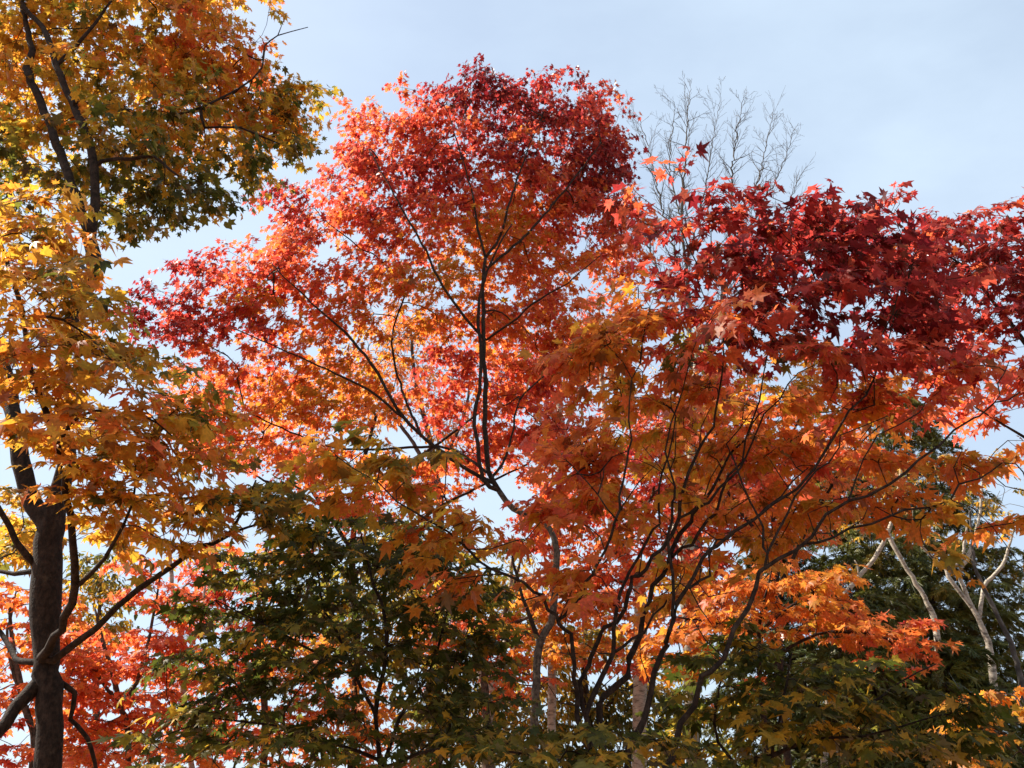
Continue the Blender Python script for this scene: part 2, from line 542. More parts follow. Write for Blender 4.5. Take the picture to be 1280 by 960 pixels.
        if leaves:
            n = len(P)
            S = self.span * rng.lognormal(0, 0.28, n).clip(0.45, 1.6)
            t = T + rng.normal(0, jitter, n)
            C = ramp(t) * rng.uniform(0.82, 1.12, (n, 1))
            brown = rng.random((n, 1)) < self.withered
            C = np.where(brown, C * 0.35 + np.array([.055, .030, .014]), C)
            C2 = ramp(t + tipshift * rng.uniform(0, 1.4, n)) * rng.uniform(0.8, 1.05, (n, 1))
            C2 = np.where(brown, C * .8, C2)
            V, F, K = leaves_mesh(rng, self.shapes, P, X, N, S, C, C2, Q)
            add_mesh(self.leaf_part, V - org, F.ravel(), np.full(len(F), 3), self.leaf_mat, root, colour=K)
            self.nleaves = n
        return root

def px_x(px, py, Y):
    return at(px, py, Y)[0][0]

# ------------------------------------------------------------------ the ground
def ground():
    n = 60
    rad = np.concatenate([[0], np.geomspace(1.5, 900, n)])
    seg = 64
    an = np.arange(seg) / seg * 2 * math.pi
    V = [(0, 0, 0)]
    nz = Noise3(np.random.default_rng(3), 3.0)
    for r in rad[1:]:
        for a in an:
            p = np.array([r * math.cos(a), r * math.sin(a), 0])
            V.append((p[0], p[1], 0.05 * nz(p[None])[0] - 0.03))
    F, T = [], []
    for k in range(seg):
        F += [0, 1 + k, 1 + (k + 1) % seg]; T.append(3)
    for i in range(n - 1):
        a = 1 + i * seg; b = a + seg
        for k in range(seg):
            F += [a + k, b + k, b + (k + 1) % seg, a + (k + 1) % seg]; T.append(4)
    m = bpy.data.materials.new("leaf_litter"); m.use_nodes = True
    nd = m.node_tree; b = nd.nodes["Principled BSDF"]; b.inputs["Roughness"].default_value = 0.95
    tcx = nd.nodes.new("ShaderNodeTexCoord")
    vo = nd.nodes.new("ShaderNodeTexVoronoi"); vo.inputs["Scale"].default_value = 12
    nd.links.new(tcx.outputs["Object"], vo.inputs["Vector"])
    cr = nd.nodes.new("ShaderNodeValToRGB")
    for p, c in ((0.0, (0.06, 0.035, 0.015)), (0.35, (0.16, 0.07, 0.02)), (0.6, (0.22, 0.06, 0.02)), (0.8, (0.10, 0.09, 0.03)), (1.0, (0.26, 0.15, 0.04))):
        e = cr.color_ramp.elements.new(p); e.color = (*c, 1)
    nd.links.new(vo.outputs["Color"], cr.inputs["Fac"]); nd.links.new(cr.outputs["Color"], b.inputs["Base Color"])
    bp = nd.nodes.new("ShaderNodeBump"); bp.inputs["Strength"].default_value = 0.5; bp.inputs["Distance"].default_value = 0.03
    nd.links.new(vo.outputs["Distance"], bp.inputs["Height"]); nd.links.new(bp.outputs["Normal"], b.inputs["Normal"])
    o = add_mesh("ground", np.array(V), np.array(F), np.array(T), m, None, smooth=True)
    o["kind"] = "structure"
ground()

# ------------------------------------------------------------------ the tall amber maple on the left
def left_maple():
    t = Tree('maple_tree', 'tall amber maple with thick dark forked trunk on the left edge', 'tree', None, BARK_DARK, 11,
             leaf_span=0.090, per_shoot=8, shoots=3, shoot_len=0.28, spread=0.09, noise_scale=0.35, layers=2.0)
    Y = 5.4
    t.trunk_to_ground(px_x(64, 1100, Y), Y, [(60, 960, Y, 17), (57, 826, Y, 15.5), (57, 767, Y, 19), (60, 699, Y, 17), (62, 660, Y, 17),
                      (74, 622, Y, 12), (84, 574, Y, 11), (80, 530, Y, 10), (78, 470, Y, 9), (92, 390, Y, 9), (117, 338, Y, 9), (112, 300, Y, 8.5)])
    t.limb([(62, 655, Y, 14), (43, 633, Y, 12), (30, 594, Y, 11), (20, 533, Y, 10), (3, 457, Y + .1, 9), (-40, 330, Y + .4, 7), (-60, 200, Y + .6, 4)])
    t.limb([(112, 300, Y, 8), (107, 285, Y, 6), (93, 241, Y, 6), (72, 182, Y + .1, 5.5), (52, 131, Y + .2, 5), (33, 86, Y + .3, 5), (40, 62, Y + .3, 4), (30, 20, Y + .4, 3), (10, -60, Y + .6, 2)])
    t.limb([(113, 296, Y, 7), (119, 223, Y, 5.5), (107, 165, Y, 5), (86, 117, Y + .1, 4.5), (70, 82, Y + .1, 4), (57, 41, Y + .2, 3.5), (26, 0, Y + .3, 3), (0, -70, Y + .3, 2)])
    t.limb([(70, 82, Y + .1, 3), (86, 65, Y + .1, 2.6), (103, 50, Y, 2.2), (140, 0, Y, 1.5)])
    t.limb([(119, 208, Y, 3), (137, 198, Y, 2.6), (162, 199, Y - .1, 2.3), (193, 196, Y - .1, 2), (223, 220, Y - .2, 1.4)])
    t.limb([(92, 128, Y, 2.2), (140, 132, Y + .1, 1.9), (200, 146, Y + .2, 1.8), (251, 135, Y + .3, 1.7), (296, 110, Y + .4, 1.4), (327, 86, Y + .4, 1.1), (333, 58, Y + .4, 1), (347, 45, Y + .4, .8), (385, 34, Y + .4, .5)])
    t.limb([(347, 45, Y + .4, .7), (352, 30, Y + .4, .5), (358, 18, Y + .4, .4)])
    t.limb([(251, 137, Y + .3, 2), (256, 158, Y + .2, 1.8), (300, 160, Y + .3, 1.4), (350, 180, Y + .4, 1)])
    # slender stem crossing in front
    t.limb([(52, 822, Y - .1, 6), (69, 798, Y - .25, 5), (84, 774, Y - .4, 5), (95, 733, Y - .6, 5), (92, 673, Y - .8, 4.6), (83, 616, Y - .9, 4.4), (79, 579, Y - 1, 4.2),
            (55, 506, Y - 1.1, 4), (38, 464, Y - 1.1, 3.6), (31, 416, Y - 1.1, 3.2), (21, 365, Y - 1.1, 3), (7, 320, Y - 1.1, 2.6), (-10, 270, Y - 1.1, 2)])
    t.limb([(79, 545, Y - 1, 2.4), (100, 520, Y - 1.1, 2), (140, 515, Y - 1.2, 1.7), (180, 520, Y - 1.2, 1.3), (215, 545, Y - 1.2, 1)])
    t.limb([(33, 400, Y - 1.1, 2), (60, 396, Y - 1.2, 1.8), (100, 410, Y - 1.2, 1.4), (140, 450, Y - 1.3, 1)])
    t.limb([(100, 730, Y - .6, 3.4), (134, 695, Y - .8, 2.8), (155, 654, Y - .9, 2), (170, 600, Y - 1, 1.4)])
    t.limb([(66, 826, Y - .1, 5), (120, 785, Y - .2, 4.2), (172, 737, Y - .3, 3.8), (220, 706, Y - .4, 3.4), (247, 682, Y - .5, 2.8), (282, 671, Y - .5, 2.3), (302, 640, Y - .6, 1.7), (320, 600, Y - .7, 1)])
    t.limb([(285, 670, Y - .5, 2), (310, 660, Y - .5, 1.6), (357, 644, Y - .5, 1)])
    t.limb([(50, 712, Y, 5), (21, 675, Y - .1, 4), (0, 640, Y - .2, 3.4), (-40, 560, Y - .4, 2)])
    t.limb([(50, 714, Y, 4), (20, 716, Y + .1, 3), (-20, 710, Y + .2, 2)])
    t.limb([(45, 828, Y, 4.5), (17, 822, Y + .1, 3.6), (0, 792, Y + .2, 3), (-25, 740, Y + .3, 2)])
    t.limb([(50, 852, Y, 9), (21, 884, Y - .1, 8), (-10, 925, Y - .2, 8), (-60, 980, Y - .3, 7)])
    t.limb([(68, 848, Y, 4), (91, 867, Y + .1, 3.4), (88, 898, Y + .15, 3), (107, 922, Y + .2, 2.8), (117, 953, Y + .3, 2.5), (124, 1000, Y + .3, 2)])
    # upper crown
    t.yoff, t.toff, t.layers = .45, .145, 1.0
    t.withered = .09
    for b in ((40, 40, Y + .3, 110, 80, .8, .62), (140, 50, Y + .2, 110, 70, .8, .66), (230, 50, Y + .3, 90, 60, .8, .50), (290, 60, Y + .4, 50, 50, .6, .38),
              (250, 120, Y + .4, 100, 70, .8, .48), (310, 130, Y + .5, 70, 55, .6, .56), (352, 130, Y + .6, 38, 50, .4, .70), (310, 190, Y + .4, 65, 40, .5, .66),
              (160, 140, Y, 110, 80, .8, .70), (200, 200, Y - .1, 110, 60, .7, .76), (230, 250, Y, 60, 34, .5, .76), (30, 150, Y + .2, 90, 80, .8, .68),
              (50, 220, Y + .3, 80, 60, .7, .82), (165, 260, Y, 50, 36, .4, .74), (60, -60, Y + .2, 200, 60, .9, .6), (210, -40, Y + .3, 120, 40, .8, .5),
              (250, 0, Y + .3, 60, 25, .5, .5), (322, 4, Y + .4, 22, 12, .2, .6)):
        t.blob(*b)
    # lower crown
    t.yoff, t.toff, t.layers = .1, .02, 1.95
    for b in ((30, 270, Y - 1, 60, 45, .5, .70), (50, 340, Y - 1.2, 75, 55, .6, .72), (60, 410, Y - 1.2, 85, 55, .6, .75), (100, 470, Y - 1.2, 85, 50, .6, .72),
              (40, 500, Y - 1.1, 60, 46, .5, .76), (50, 565, Y - 1, 60, 30, .5, .76), (150, 530, Y - 1.2, 80, 40, .5, .68), (205, 540, Y - 1.2, 50, 40, .5, .56),
              (150, 590, Y - 1, 85, 40, .5, .71), (220, 600, Y - 1, 55, 45, .5, .62), (140, 630, Y - .8, 60, 26, .5, .70), (215, 650, Y - .7, 70, 35, .4, .66),
              (290, 620, Y - .7, 60, 40, .4, .76), (10, 650, Y + .5, 40, 50, .5, .80), (150, 672, Y - .5, 40, 20, .4, .74), (325, 625, Y - .7, 36, 22, .4, .80)):
        t.blob(*b)
    t.blob(240, 505, Y - 1.0, 20, 30, .2, .93, .03)
    t.grow(); t.build()
left_maple()

# ------------------------------------------------------------------ the tall scarlet maple in the middle
def scarlet_maple():
    t = Tree('maple_tree', 'tall scarlet and orange maple with twin slender stems in the middle', 'tree', None, BARK_GREY, 21,
             leaf_span=0.098, per_shoot=9, shoots=3, shoot_len=0.36, spread=0.12, noise_scale=0.7, layers=1.9, tip_r=.003)
    t.branch_bark = BARK_DARK; t.face_out = .75  # darker young-limb bark, which also paints in the upper stems' backlit shade
    Y = 10.5
    t.trunk_to_ground(px_x(664, 1000, Y), Y, [(667, 930, Y, 5.5), (670, 882, Y, 5.1), (670, 837, Y, 5.1), (676, 801, Y, 5.1), (688, 779, Y, 4.7), (694, 740, Y, 4.3), (696, 690, Y, 3.9),
                      (688, 662, Y, 3.6), (667, 648, Y, 3.6), (642, 636, Y, 3.6), (624, 614, Y, 3.6)])
    t.limb([(624, 614, Y, 3.4), (611, 590, Y, 3.4), (608, 556, Y, 3.3), (606, 520, Y, 3.1), (607, 480, Y, 3.0), (605, 440, Y, 2.8), (604, 390, Y, 2.5), (604, 350, Y, 2.2), (607, 322, Y, 2.0)])
    t.limb([(622, 612, Y, 3.1), (604, 600, Y - .1, 2.7), (597, 556, Y - .1, 2.7), (593, 521, Y - .1, 2.5), (599, 489, Y - .1, 2.3), (601, 440, Y - .1, 2.2), (598, 400, Y - .1, 2.0), (602, 360, Y - .2, 1.7), (622, 310, Y - .3, 1.2), (640, 280, Y - .3, 0.9)])
    t.limb([(671, 795, Y, 3.1), (657, 760, Y - .1, 2.5), (650, 735, Y - .1, 2.0), (640, 690, Y - .2, 1.4)])
    t.limb([(607, 322, Y, 2.0), (626, 294, Y, 1.7), (640, 242, Y, 1.4), (657, 194, Y + .1, 1.0), (680, 140, Y + .1, 0.6)])
    t.limb([(607, 322, Y, 1.7), (597, 284, Y, 1.6), (592, 249, Y, 1.2), (575, 190, Y, 0.9), (560, 140, Y, 0.5)])
    t.limb([(610, 335, Y, 1.7), (661, 291, Y + .1, 1.6), (681, 267, Y + .1, 1.4), (716, 225, Y + .2, 1.1), (750, 180, Y + .3, 0.6)])
    t.limb([(603, 422, Y, 1.9), (575, 388, Y - .2, 1.7), (547, 346, Y - .4, 1.6), (527, 304, Y - .5, 1.4), (502, 260, Y - .6, 1.2), (485, 229, Y - .6, 0.9), (461, 187, Y - .6, 0.6)])
    t.limb([(608, 425, Y, 1.6), (640, 402, Y - .2, 1.4), (674, 374, Y - .3, 1.2), (709, 354, Y - .4, 0.9), (750, 320, Y - .4, 0.6)])
    t.limb([(608, 600, Y, 2.7), (564, 574, Y - .2, 2.3), (504, 522, Y - .5, 2.2), (472, 467, Y - .6, 2.0), (441, 426, Y - .7, 1.7), (420, 405, Y - .8, 1.4), (380, 370, Y - .9, 1.0), (340, 330, Y - 1, 0.7)])
    t.limb([(504, 522, Y - .5, 1.7), (461, 488, Y - .7, 1.6), (420, 467, Y - .9, 1.3), (360, 440, Y - 1.1, 1.0), (290, 410, Y - 1.2, 0.7)])
    t.limb([(608, 590, Y, 2.0), (560, 560, Y + .4, 1.7), (500, 560, Y + .5, 1.6), (420, 560, Y + .4, 1.3), (340, 530, Y + .2, 1.0)])
    t.limb([(612, 600, Y, 2.0), (628, 580, Y, 1.7), (640, 545, Y, 1.4), (650, 500, Y, 1.2), (680, 470, Y, 0.9)])
    t.limb([(525, 540, Y - .3, 1.8), (500, 480, Y + .2, 1.5), (490, 420, Y + .4, 1.2), (505, 360, Y + .4, 1.0), (470, 320, Y + .4, 0.8)])
    t.yoff = .8
    for b in ((640, 130, Y + .1, 100, 48, 1.0, .10), (600, 110, Y, 40, 25, .5, .14), (735, 150, Y + .2, 45, 50, .8, .10), (745, 205, Y + .2, 48, 60, .9, .08), (690, 190, Y, 80, 60, 1, .15),
              (525, 150, Y - .2, 60, 42, .8, .22), (455, 190, Y - .4, 32, 55, .6, .26), (560, 200, Y - .1, 90, 60, 1, .22), (465, 240, Y - .4, 60, 50, .9, .27), (620, 250, Y, 100, 60, 1, .30),
              (710, 265, Y + .2, 70, 45, .9, .22), (500, 290, Y - .3, 90, 50, 1, .34), (590, 310, Y - .1, 90, 50, 1, .46), (660, 330, Y, 90, 45, 1, .44), (370, 270, Y - .8, 50, 55, .7, .20),
              (370, 330, Y - .8, 70, 45, .8, .26), (300, 350, Y - 1, 65, 38, .7, .18), (245, 395, Y - 1.1, 60, 36, .7, .12), (205, 372, Y - 1.1, 40, 22, .5, .08), (195, 405, Y - 1.1, 40, 24, .5, .10), (260, 340, Y - 1.1, 36, 18, .4, .10), (290, 410, Y - 1, 70, 36, .7, .20), (370, 395, Y - .9, 80, 36, .8, .50),
              (440, 360, Y - .6, 80, 45, .9, .38), (440, 420, Y - .6, 80, 45, .9, .46), (530, 370, Y - .3, 80, 45, .9, .50), (610, 400, Y - .1, 80, 45, .9, .50), (690, 390, Y - .1, 70, 45, .9, .42),
              (310, 465, Y - .6, 80, 42, .8, .40), (390, 480, Y - .5, 80, 48, .8, .42), (450, 500, Y - .4, 70, 40, .8, .42), (270, 530, Y - .3, 60, 45, .7, .42), (350, 545, Y - .2, 85, 42, .8, .40),
              (650, 460, Y + .2, 60, 55, .8, .37), (700, 450, Y + .2, 50, 60, .8, .33), (640, 530, Y + .2, 60, 45, .8, .38), (690, 550, Y + .2, 45, 50, .7, .36), (765, 310, Y + .4, 45, 55, .7, .30),
              (770, 280, Y + .4, 30, 40, .5, .26), (675, 660, Y + .3, 40, 34, .5, .30), (560, 460, Y + .3, 40, 34, .5, .24), (540, 500, Y + .6, 40, 30, .5, .28), (590, 560, Y + .6, 40, 30, .5, .34), (530, 590, Y + .2, 60, 30, .6, .40), (420, 580, Y + .3, 70, 30, .6, .42)):
        t.toff = .05 if b[1] > 250 else .04
        t.layers = 1.05 if b[1] < 300 else .85
        b = b[:5] + (b[5] * .75,) + b[6:]
        t.blob(*b)
    t.grow(); t.build()
scarlet_maple()

# ------------------------------------------------------------------ the crimson maple close by on the right
def crimson_maple():
    t = Tree('maple_tree', 'near crimson and orange maple with a fan of dark stems to the right', 'tree', None, BARK_DARK, 31,
             leaf_span=0.096, per_shoot=8, shoots=3, shoot_len=0.27, spread=0.14, noise_scale=0.4, layers=1.8, tip_r=.003)
    Y = 4.9
    t.withered = .08
    _l = t.limb
    t.limb = lambda pts, kind='branch', **k: _l(pts, kind, **{**dict(wob=.011), **k})
    x0 = px_x(775, 1000, Y)
    t.trunk_to_ground(x0, Y, [(778, 1090, Y, 9.4), (764, 1025, Y, 6.5), (746, 955, Y, 4.0), (732, 894, Y, 3.4), (746, 862, Y, 3.4), (765, 815, Y, 3.0), (767, 785, Y, 2.6), (775, 740, Y, 2.2), (798, 693, Y, 1.8), (810, 672, Y, 1.8), (822, 654, Y, 1.6), (824, 610, Y, 1.4), (836, 572, Y, 1.2), (845, 520, Y, 0.8)])
    t.limb([(764, 1025, Y, 5.0), (736, 950, Y - .05, 3.6), (722, 896, Y - .1, 3.2), (719, 866, Y - .1, 2.9), (723, 831, Y - .2, 2.8), (714, 795, Y - .2, 2.6), (697, 775, Y - .3, 2.4), (687, 758, Y - .3, 2.4), (668, 738, Y - .35, 2.1), (630, 718, Y - .4, 1.8), (600, 698, Y - .45, 1.6), (560, 668, Y - .5, 1.4), (515, 640, Y - .55, 1.3), (470, 605, Y - .6, 0.9), (420, 570, Y - .6, 0.7)])
    t.limb([(699, 774, Y - .3, 2.4), (712, 764, Y - .3, 2.2), (730, 740, Y - .35, 2.0), (742, 719, Y - .4, 2.0), (754, 693, Y - .4, 1.8), (770, 651, Y - .5, 1.8), (773, 625, Y - .5, 1.7), (782, 581, Y - .5, 1.4), (788, 548, Y - .5, 1.3), (785, 500, Y - .5, 0.9), (800, 455, Y - .5, 0.8)])
    t.limb([(768, 1040, Y, 5.0), (744, 950, Y + .1, 3.6), (726, 854, Y + .1, 3.2), (740, 825, Y + .1, 2.9), (752, 791, Y + .1, 2.8), (771, 777, Y + .1, 2.7), (783, 745, Y, 2.6), (790, 724, Y, 2.5), (805, 710, Y, 2.4), (829, 684, Y, 2.4), (847, 647, Y, 2.4), (855, 611, Y, 2.2), (866, 576, Y, 1.9), (885, 550, Y, 1.7), (899, 520, Y, 1.4), (900, 470, Y - .1, 1.2), (905, 420, Y - .1, 0.9), (870, 345, Y - .2, 0.7)])
    t.limb([(847, 650, Y, 1.8), (859, 640, Y, 1.8), (885, 623, Y + .1, 1.8), (913, 600, Y + .1, 1.6), (930, 572, Y + .1, 1.3), (960, 520, Y + .1, 1.1), (985, 480, Y, 0.8)])
    t.limb([(770, 1045, Y, 6.5), (756, 950, Y + .2, 4.8), (748, 885, Y + .2, 4.5), (769, 856, Y + .2, 4.4), (787, 827, Y + .2, 4.2), (799, 793, Y + .25, 3.6), (806, 755, Y + .3, 3.2), (822, 719, Y + .3, 3.0), (840, 693, Y + .3, 2.9), (862, 651, Y + .3, 2.6), (876, 632, Y + .3, 2.2), (905, 585, Y + .3, 1.6), (940, 530, Y + .3, 1.1)], kind='branch')
    t.limb([(765, 817, Y, 2.2), (791, 799, Y + .1, 1.9), (815, 770, Y + .1, 1.6), (840, 740, Y + .1, 1.3)])
    t.limb([(840, 696, Y + .3, 2.4), (864, 682, Y + .2, 2.2), (883, 658, Y + .2, 2.0), (906, 618, Y + .2, 1.8), (925, 572, Y + .1, 1.4), (950, 500, Y, 1.1), (960, 440, Y - .1, 0.8)])
    t.limb([(774, 1060, Y, 7.2), (781, 985, Y - .1, 5.5), (787, 933, Y - .1, 5.0), (807, 896, Y - .1, 4.0), (815, 862, Y - .1, 3.6), (830, 821, Y - .15, 3.4), (834, 799, Y - .2, 3.2), (840, 772, Y - .2, 3.0), (860, 735, Y - .2, 2.6), (878, 700, Y - .2, 2.4), (898, 681, Y - .2, 2.4), (938, 650, Y - .2, 2.2), (996, 610, Y - .2, 1.8), (1037, 560, Y - .2, 1.8), (1060, 515, Y - .2, 1.4), (1095, 470, Y - .2, 1.2), (1110, 420, Y - .2, 0.8), (1130, 370, Y - .2, 0.7)])
    t.limb([(840, 768, Y - .2, 2.4), (840, 720, Y - .2, 2.2), (836, 670, Y - .2, 1.9), (840, 632, Y - .25, 1.8), (843, 607, Y - .3, 1.5), (837, 562, Y - .3, 1.3), (850, 500, Y - .3, 0.8)])
    t.limb([(776, 1075, Y, 6.5), (820, 980, Y - .2, 4.6), (850, 905, Y - .2, 3.9), (875, 850, Y - .3, 3.6), (900, 818, Y - .3, 3.4), (933, 760, Y - .3, 3.0), (954, 714, Y - .3, 2.8), (992, 689, Y - .3, 2.4), (1033, 643, Y - .35, 2.0), (1087, 618, Y - .4, 1.8), (1130, 590, Y - .4, 1.7), (1171, 555, Y - .4, 1.4), (1215, 525, Y - .4, 1.3), (1240, 505, Y - .4, 1.0), (1275, 490, Y - .4, 0.8)])
    t.limb([(1240, 507, Y - .4, 0.8), (1250, 480, Y - .4, 0.8), (1262, 450, Y - .4, 0.6)])
    t.limb([(1005, 680, Y - .3, 1.8), (1040, 668, Y - .3, 1.7), (1092, 652, Y - .3, 1.6), (1167, 633, Y - .3, 1.4), (1204, 606, Y - .3, 1.3), (1237, 589, Y - .3, 1.0), (1270, 580, Y - .3, 0.8)])
    t.limb([(955, 712, Y - .3, 1.8), (958, 681, Y - .3, 1.7), (946, 645, Y - .3, 1.4), (929, 602, Y - .3, 1.3), (908, 555, Y - .3, 0.9)])
    t.limb([(960, 690, Y - .3, 1.8), (983, 639, Y - .2, 1.5), (1008, 602, Y - .2, 1.3), (1035, 575, Y - .2, 1.1), (1055, 545, Y - .2, 0.8), (1110, 520, Y - .2, 0.7)])
    t.limb([(1060, 628, Y - .35, 1.3), (1080, 575, Y - .35, 1.1), (1100, 545, Y - .35, 0.9), (1150, 515, Y - .35, 0.8)])
    t.limb([(905, 425, Y - .1, 0.9), (930, 380, Y - .2, 0.8), (980, 330, Y - .3, 0.7), (1040, 290, Y - .3, 0.5)])
    t.limb([(862, 735, Y - .2, 1.8), (885, 717, Y - .1, 1.8), (894, 682, Y - .1, 1.5), (922, 661, Y, 1.3), (960, 635, Y, 1.2), (1010, 585, Y + .1, 0.8)])
    t.limb([(772, 651, Y - .5, 1.3), (745, 620, Y - .5, 1.0), (722, 590, Y - .5, 0.8)])
    # short side twigs along the stems
    A = np.array(t.pos); D = t.rng
    for i in D.choice(np.where((np.array(t.rad) > .004) & (A[:, 2] > 2.2))[0], 46, replace=False):
        a = A[i]; d = norm(D.normal(size=3) + np.array([0, 0, .7])); l = D.uniform(.12, .4)
        q1 = a + d * l * .5 + D.normal(0, .015, 3); q2 = q1 + norm(d + D.normal(0, .5, 3) + np.array([0, 0, .3])) * l * .5
        for q in ((q1, .0035), (q2, .002)):
            t.pos.append(q[0]); t.par.append(i if q[1] > .003 else len(t.pos) - 2); t.rad.append(q[1]); t.part.append(t.part[i])
    for b in ((862, 222, Y - .3, 26, 18, .2, .10), (815, 265, Y - .3, 34, 24, .25, .12), (885, 275, Y - .3, 60, 28, .35, .12), (965, 268, Y - .3, 60, 28, .35, .10), (1010, 262, Y - .3, 36, 24, .3, .14),
              (1060, 280, Y - .2, 70, 34, .4, .10), (900, 320, Y - .3, 80, 36, .45, .14), (1000, 320, Y - .3, 90, 40, .5, .10), (1095, 330, Y - .2, 80, 42, .5, .08), (1160, 350, Y - .2, 70, 40, .4, .12),
              (1060, 380, Y - .3, 90, 40, .5, .08), (1140, 410, Y - .2, 60, 40, .4, .10), (960, 380, Y - .3, 90, 40, .5, .18), (870, 375, Y - .3, 80, 36, .5, .30), (800, 380, Y - .4, 60, 36, .4, .42),
              (790, 430, Y - .5, 70, 42, .5, .42), (750, 470, Y - .5, 60, 50, .5, .36), (880, 435, Y - .3, 80, 38, .5, .36), (970, 435, Y - .2, 80, 36, .5, .30), (1060, 445, Y - .2, 80, 36, .5, .20),
              (850, 490, Y - .3, 80, 38, .5, .52), (770, 530, Y - .5, 70, 45, .5, .44), (730, 560, Y - .5, 60, 45, .5, .40), (940, 495, Y - .1, 80, 36, .5, .62), (1030, 505, Y - .1, 80, 36, .5, .58),
              (1110, 500, Y - .2, 70, 36, .5, .30), (720, 610, Y - .5, 55, 40, .45, .47), (780, 590, Y - .4, 60, 36, .45, .52), (870, 560, Y, 70, 34, .45, .54), (960, 560, Y, 80, 34, .45, .60),
              (1050, 570, Y - .1, 80, 34, .45, .48), (1130, 570, Y - .3, 60, 30, .4, .45), (1190, 570, Y - .3, 40, 26, .3, .52), (1110, 625, Y - .3, 70, 26, .35, .42), (1030, 640, Y - .2, 70, 26, .4, .50),
              (940, 630, Y, 80, 30, .4, .54), (860, 620, Y, 60, 34, .4, .50), (1200, 650, Y - .3, 60, 24, .3, .50), (960, 690, Y - .2, 70, 22, .35, .54), (880, 690, Y, 60, 30, .4, .54),
              (1255, 560, Y - .3, 30, 40, .3, .50), (1160, 470, Y - .3, 60, 34, .4, .30), (1250, 640, Y - .3, 36, 24, .3, .46), (790, 650, Y - .4, 40, 26, .3, .52), (850, 740, Y, 50, 30, .35, .56)):
        t.yoff = .4 if b[1] > 450 else .1
        t.toff = .075 if b[1] > 450 else .07
        t.layers = 1.0 if b[1] > 450 else 1.35
        t.blob(*b)
    for b in ((1190, 690, Y - .3, 44, 18, .3, .5), (1240, 680, Y - .3, 40, 20, .3, .46), (1150, 665, Y - .3, 40, 18, .3, .44)):
        t.yoff = .1
        t.blob(*b, layers=.9)
    # the long low limb reaching left
    t.yoff, t.toff = .15, .02
    for b in ((450, 560, Y - .6, 60, 22, .3, .76), (520, 580, Y - .55, 60, 20, .3, .86), (490, 610, Y - .55, 70, 22, .3, .74), (560, 630, Y - .5, 60, 22, .3, .70), (400, 585, Y - .6, 46, 20, .3, .68),
              (600, 660, Y - .45, 40, 20, .25, .67), (545, 690, Y - .45, 36, 22, .25, .60), (610, 735, Y - .4, 36, 26, .25, .54), (700, 720, Y - .35, 50, 24, .3, .56),
              (750, 735, Y - .35, 40, 24, .3, .56), (660, 690, Y - .4, 30, 18, .2, .58)):
        t.blob(*b, layers=1.5)
    for b in ((990, 440, Y - .3, 22, 10, .15, .92), (880, 430, Y - .3, 14, 10, .1, .94)):
        t.blob(*b, spread=.02, layers=1.2)
    t.grow(); t.build()
crimson_maple()

# ------------------------------------------------------------------ the wine-red maple at the right edge
def wine_maple():
    t = Tree('maple_tree', 'wine red small-leaved maple reaching in at the upper right edge', 'tree', None, BARK_DARK, 41,
             leaf_span=0.105, per_shoot=7, shoots=3, shoot_len=0.28, spread=0.07, noise_scale=0.5, layers=1.6)
    Y = 6.8
    t.trunk_to_ground(px_x(1420, 900, Y), Y, [(1420, 800, Y, 10), (1400, 650, Y, 8), (1360, 500, Y, 6)])
    t.limb([(1390, 580, Y, 5), (1320, 480, Y, 4), (1260, 400, Y, 2.4), (1210, 340, Y, 1.5), (1160, 300, Y, .9)])
    t.limb([(1360, 500, Y, 4), (1320, 400, Y, 2.6), (1290, 320, Y, 1.5), (1260, 270, Y, .8)])
    t.limb([(1395, 620, Y, 4), (1330, 580, Y, 2.8), (1270, 540, Y, 1.6), (1220, 510, Y, .9)])
    for b in ((1185, 280, Y, 46, 30, .5, .14), (1245, 285, Y, 46, 30, .5, .10), (1200, 330, Y, 60, 34, .6, .10), (1260, 340, Y, 50, 40, .6, .12), (1150, 310, Y, 40, 34, .5, .12), (1215, 385, Y, 60, 34, .6, .18),
              (1265, 410, Y, 40, 40, .5, .14), (1200, 435, Y, 50, 26, .5, .30), (1265, 510, Y, 40, 30, .5, .34), (1320, 330, Y, 60, 70, .7, .12), (1330, 470, Y, 60, 70, .7, .25), (1120, 260, Y, 24, 16, .2, .2)):
        t.blob(*b)
    t.grow(); t.build()
wine_maple()

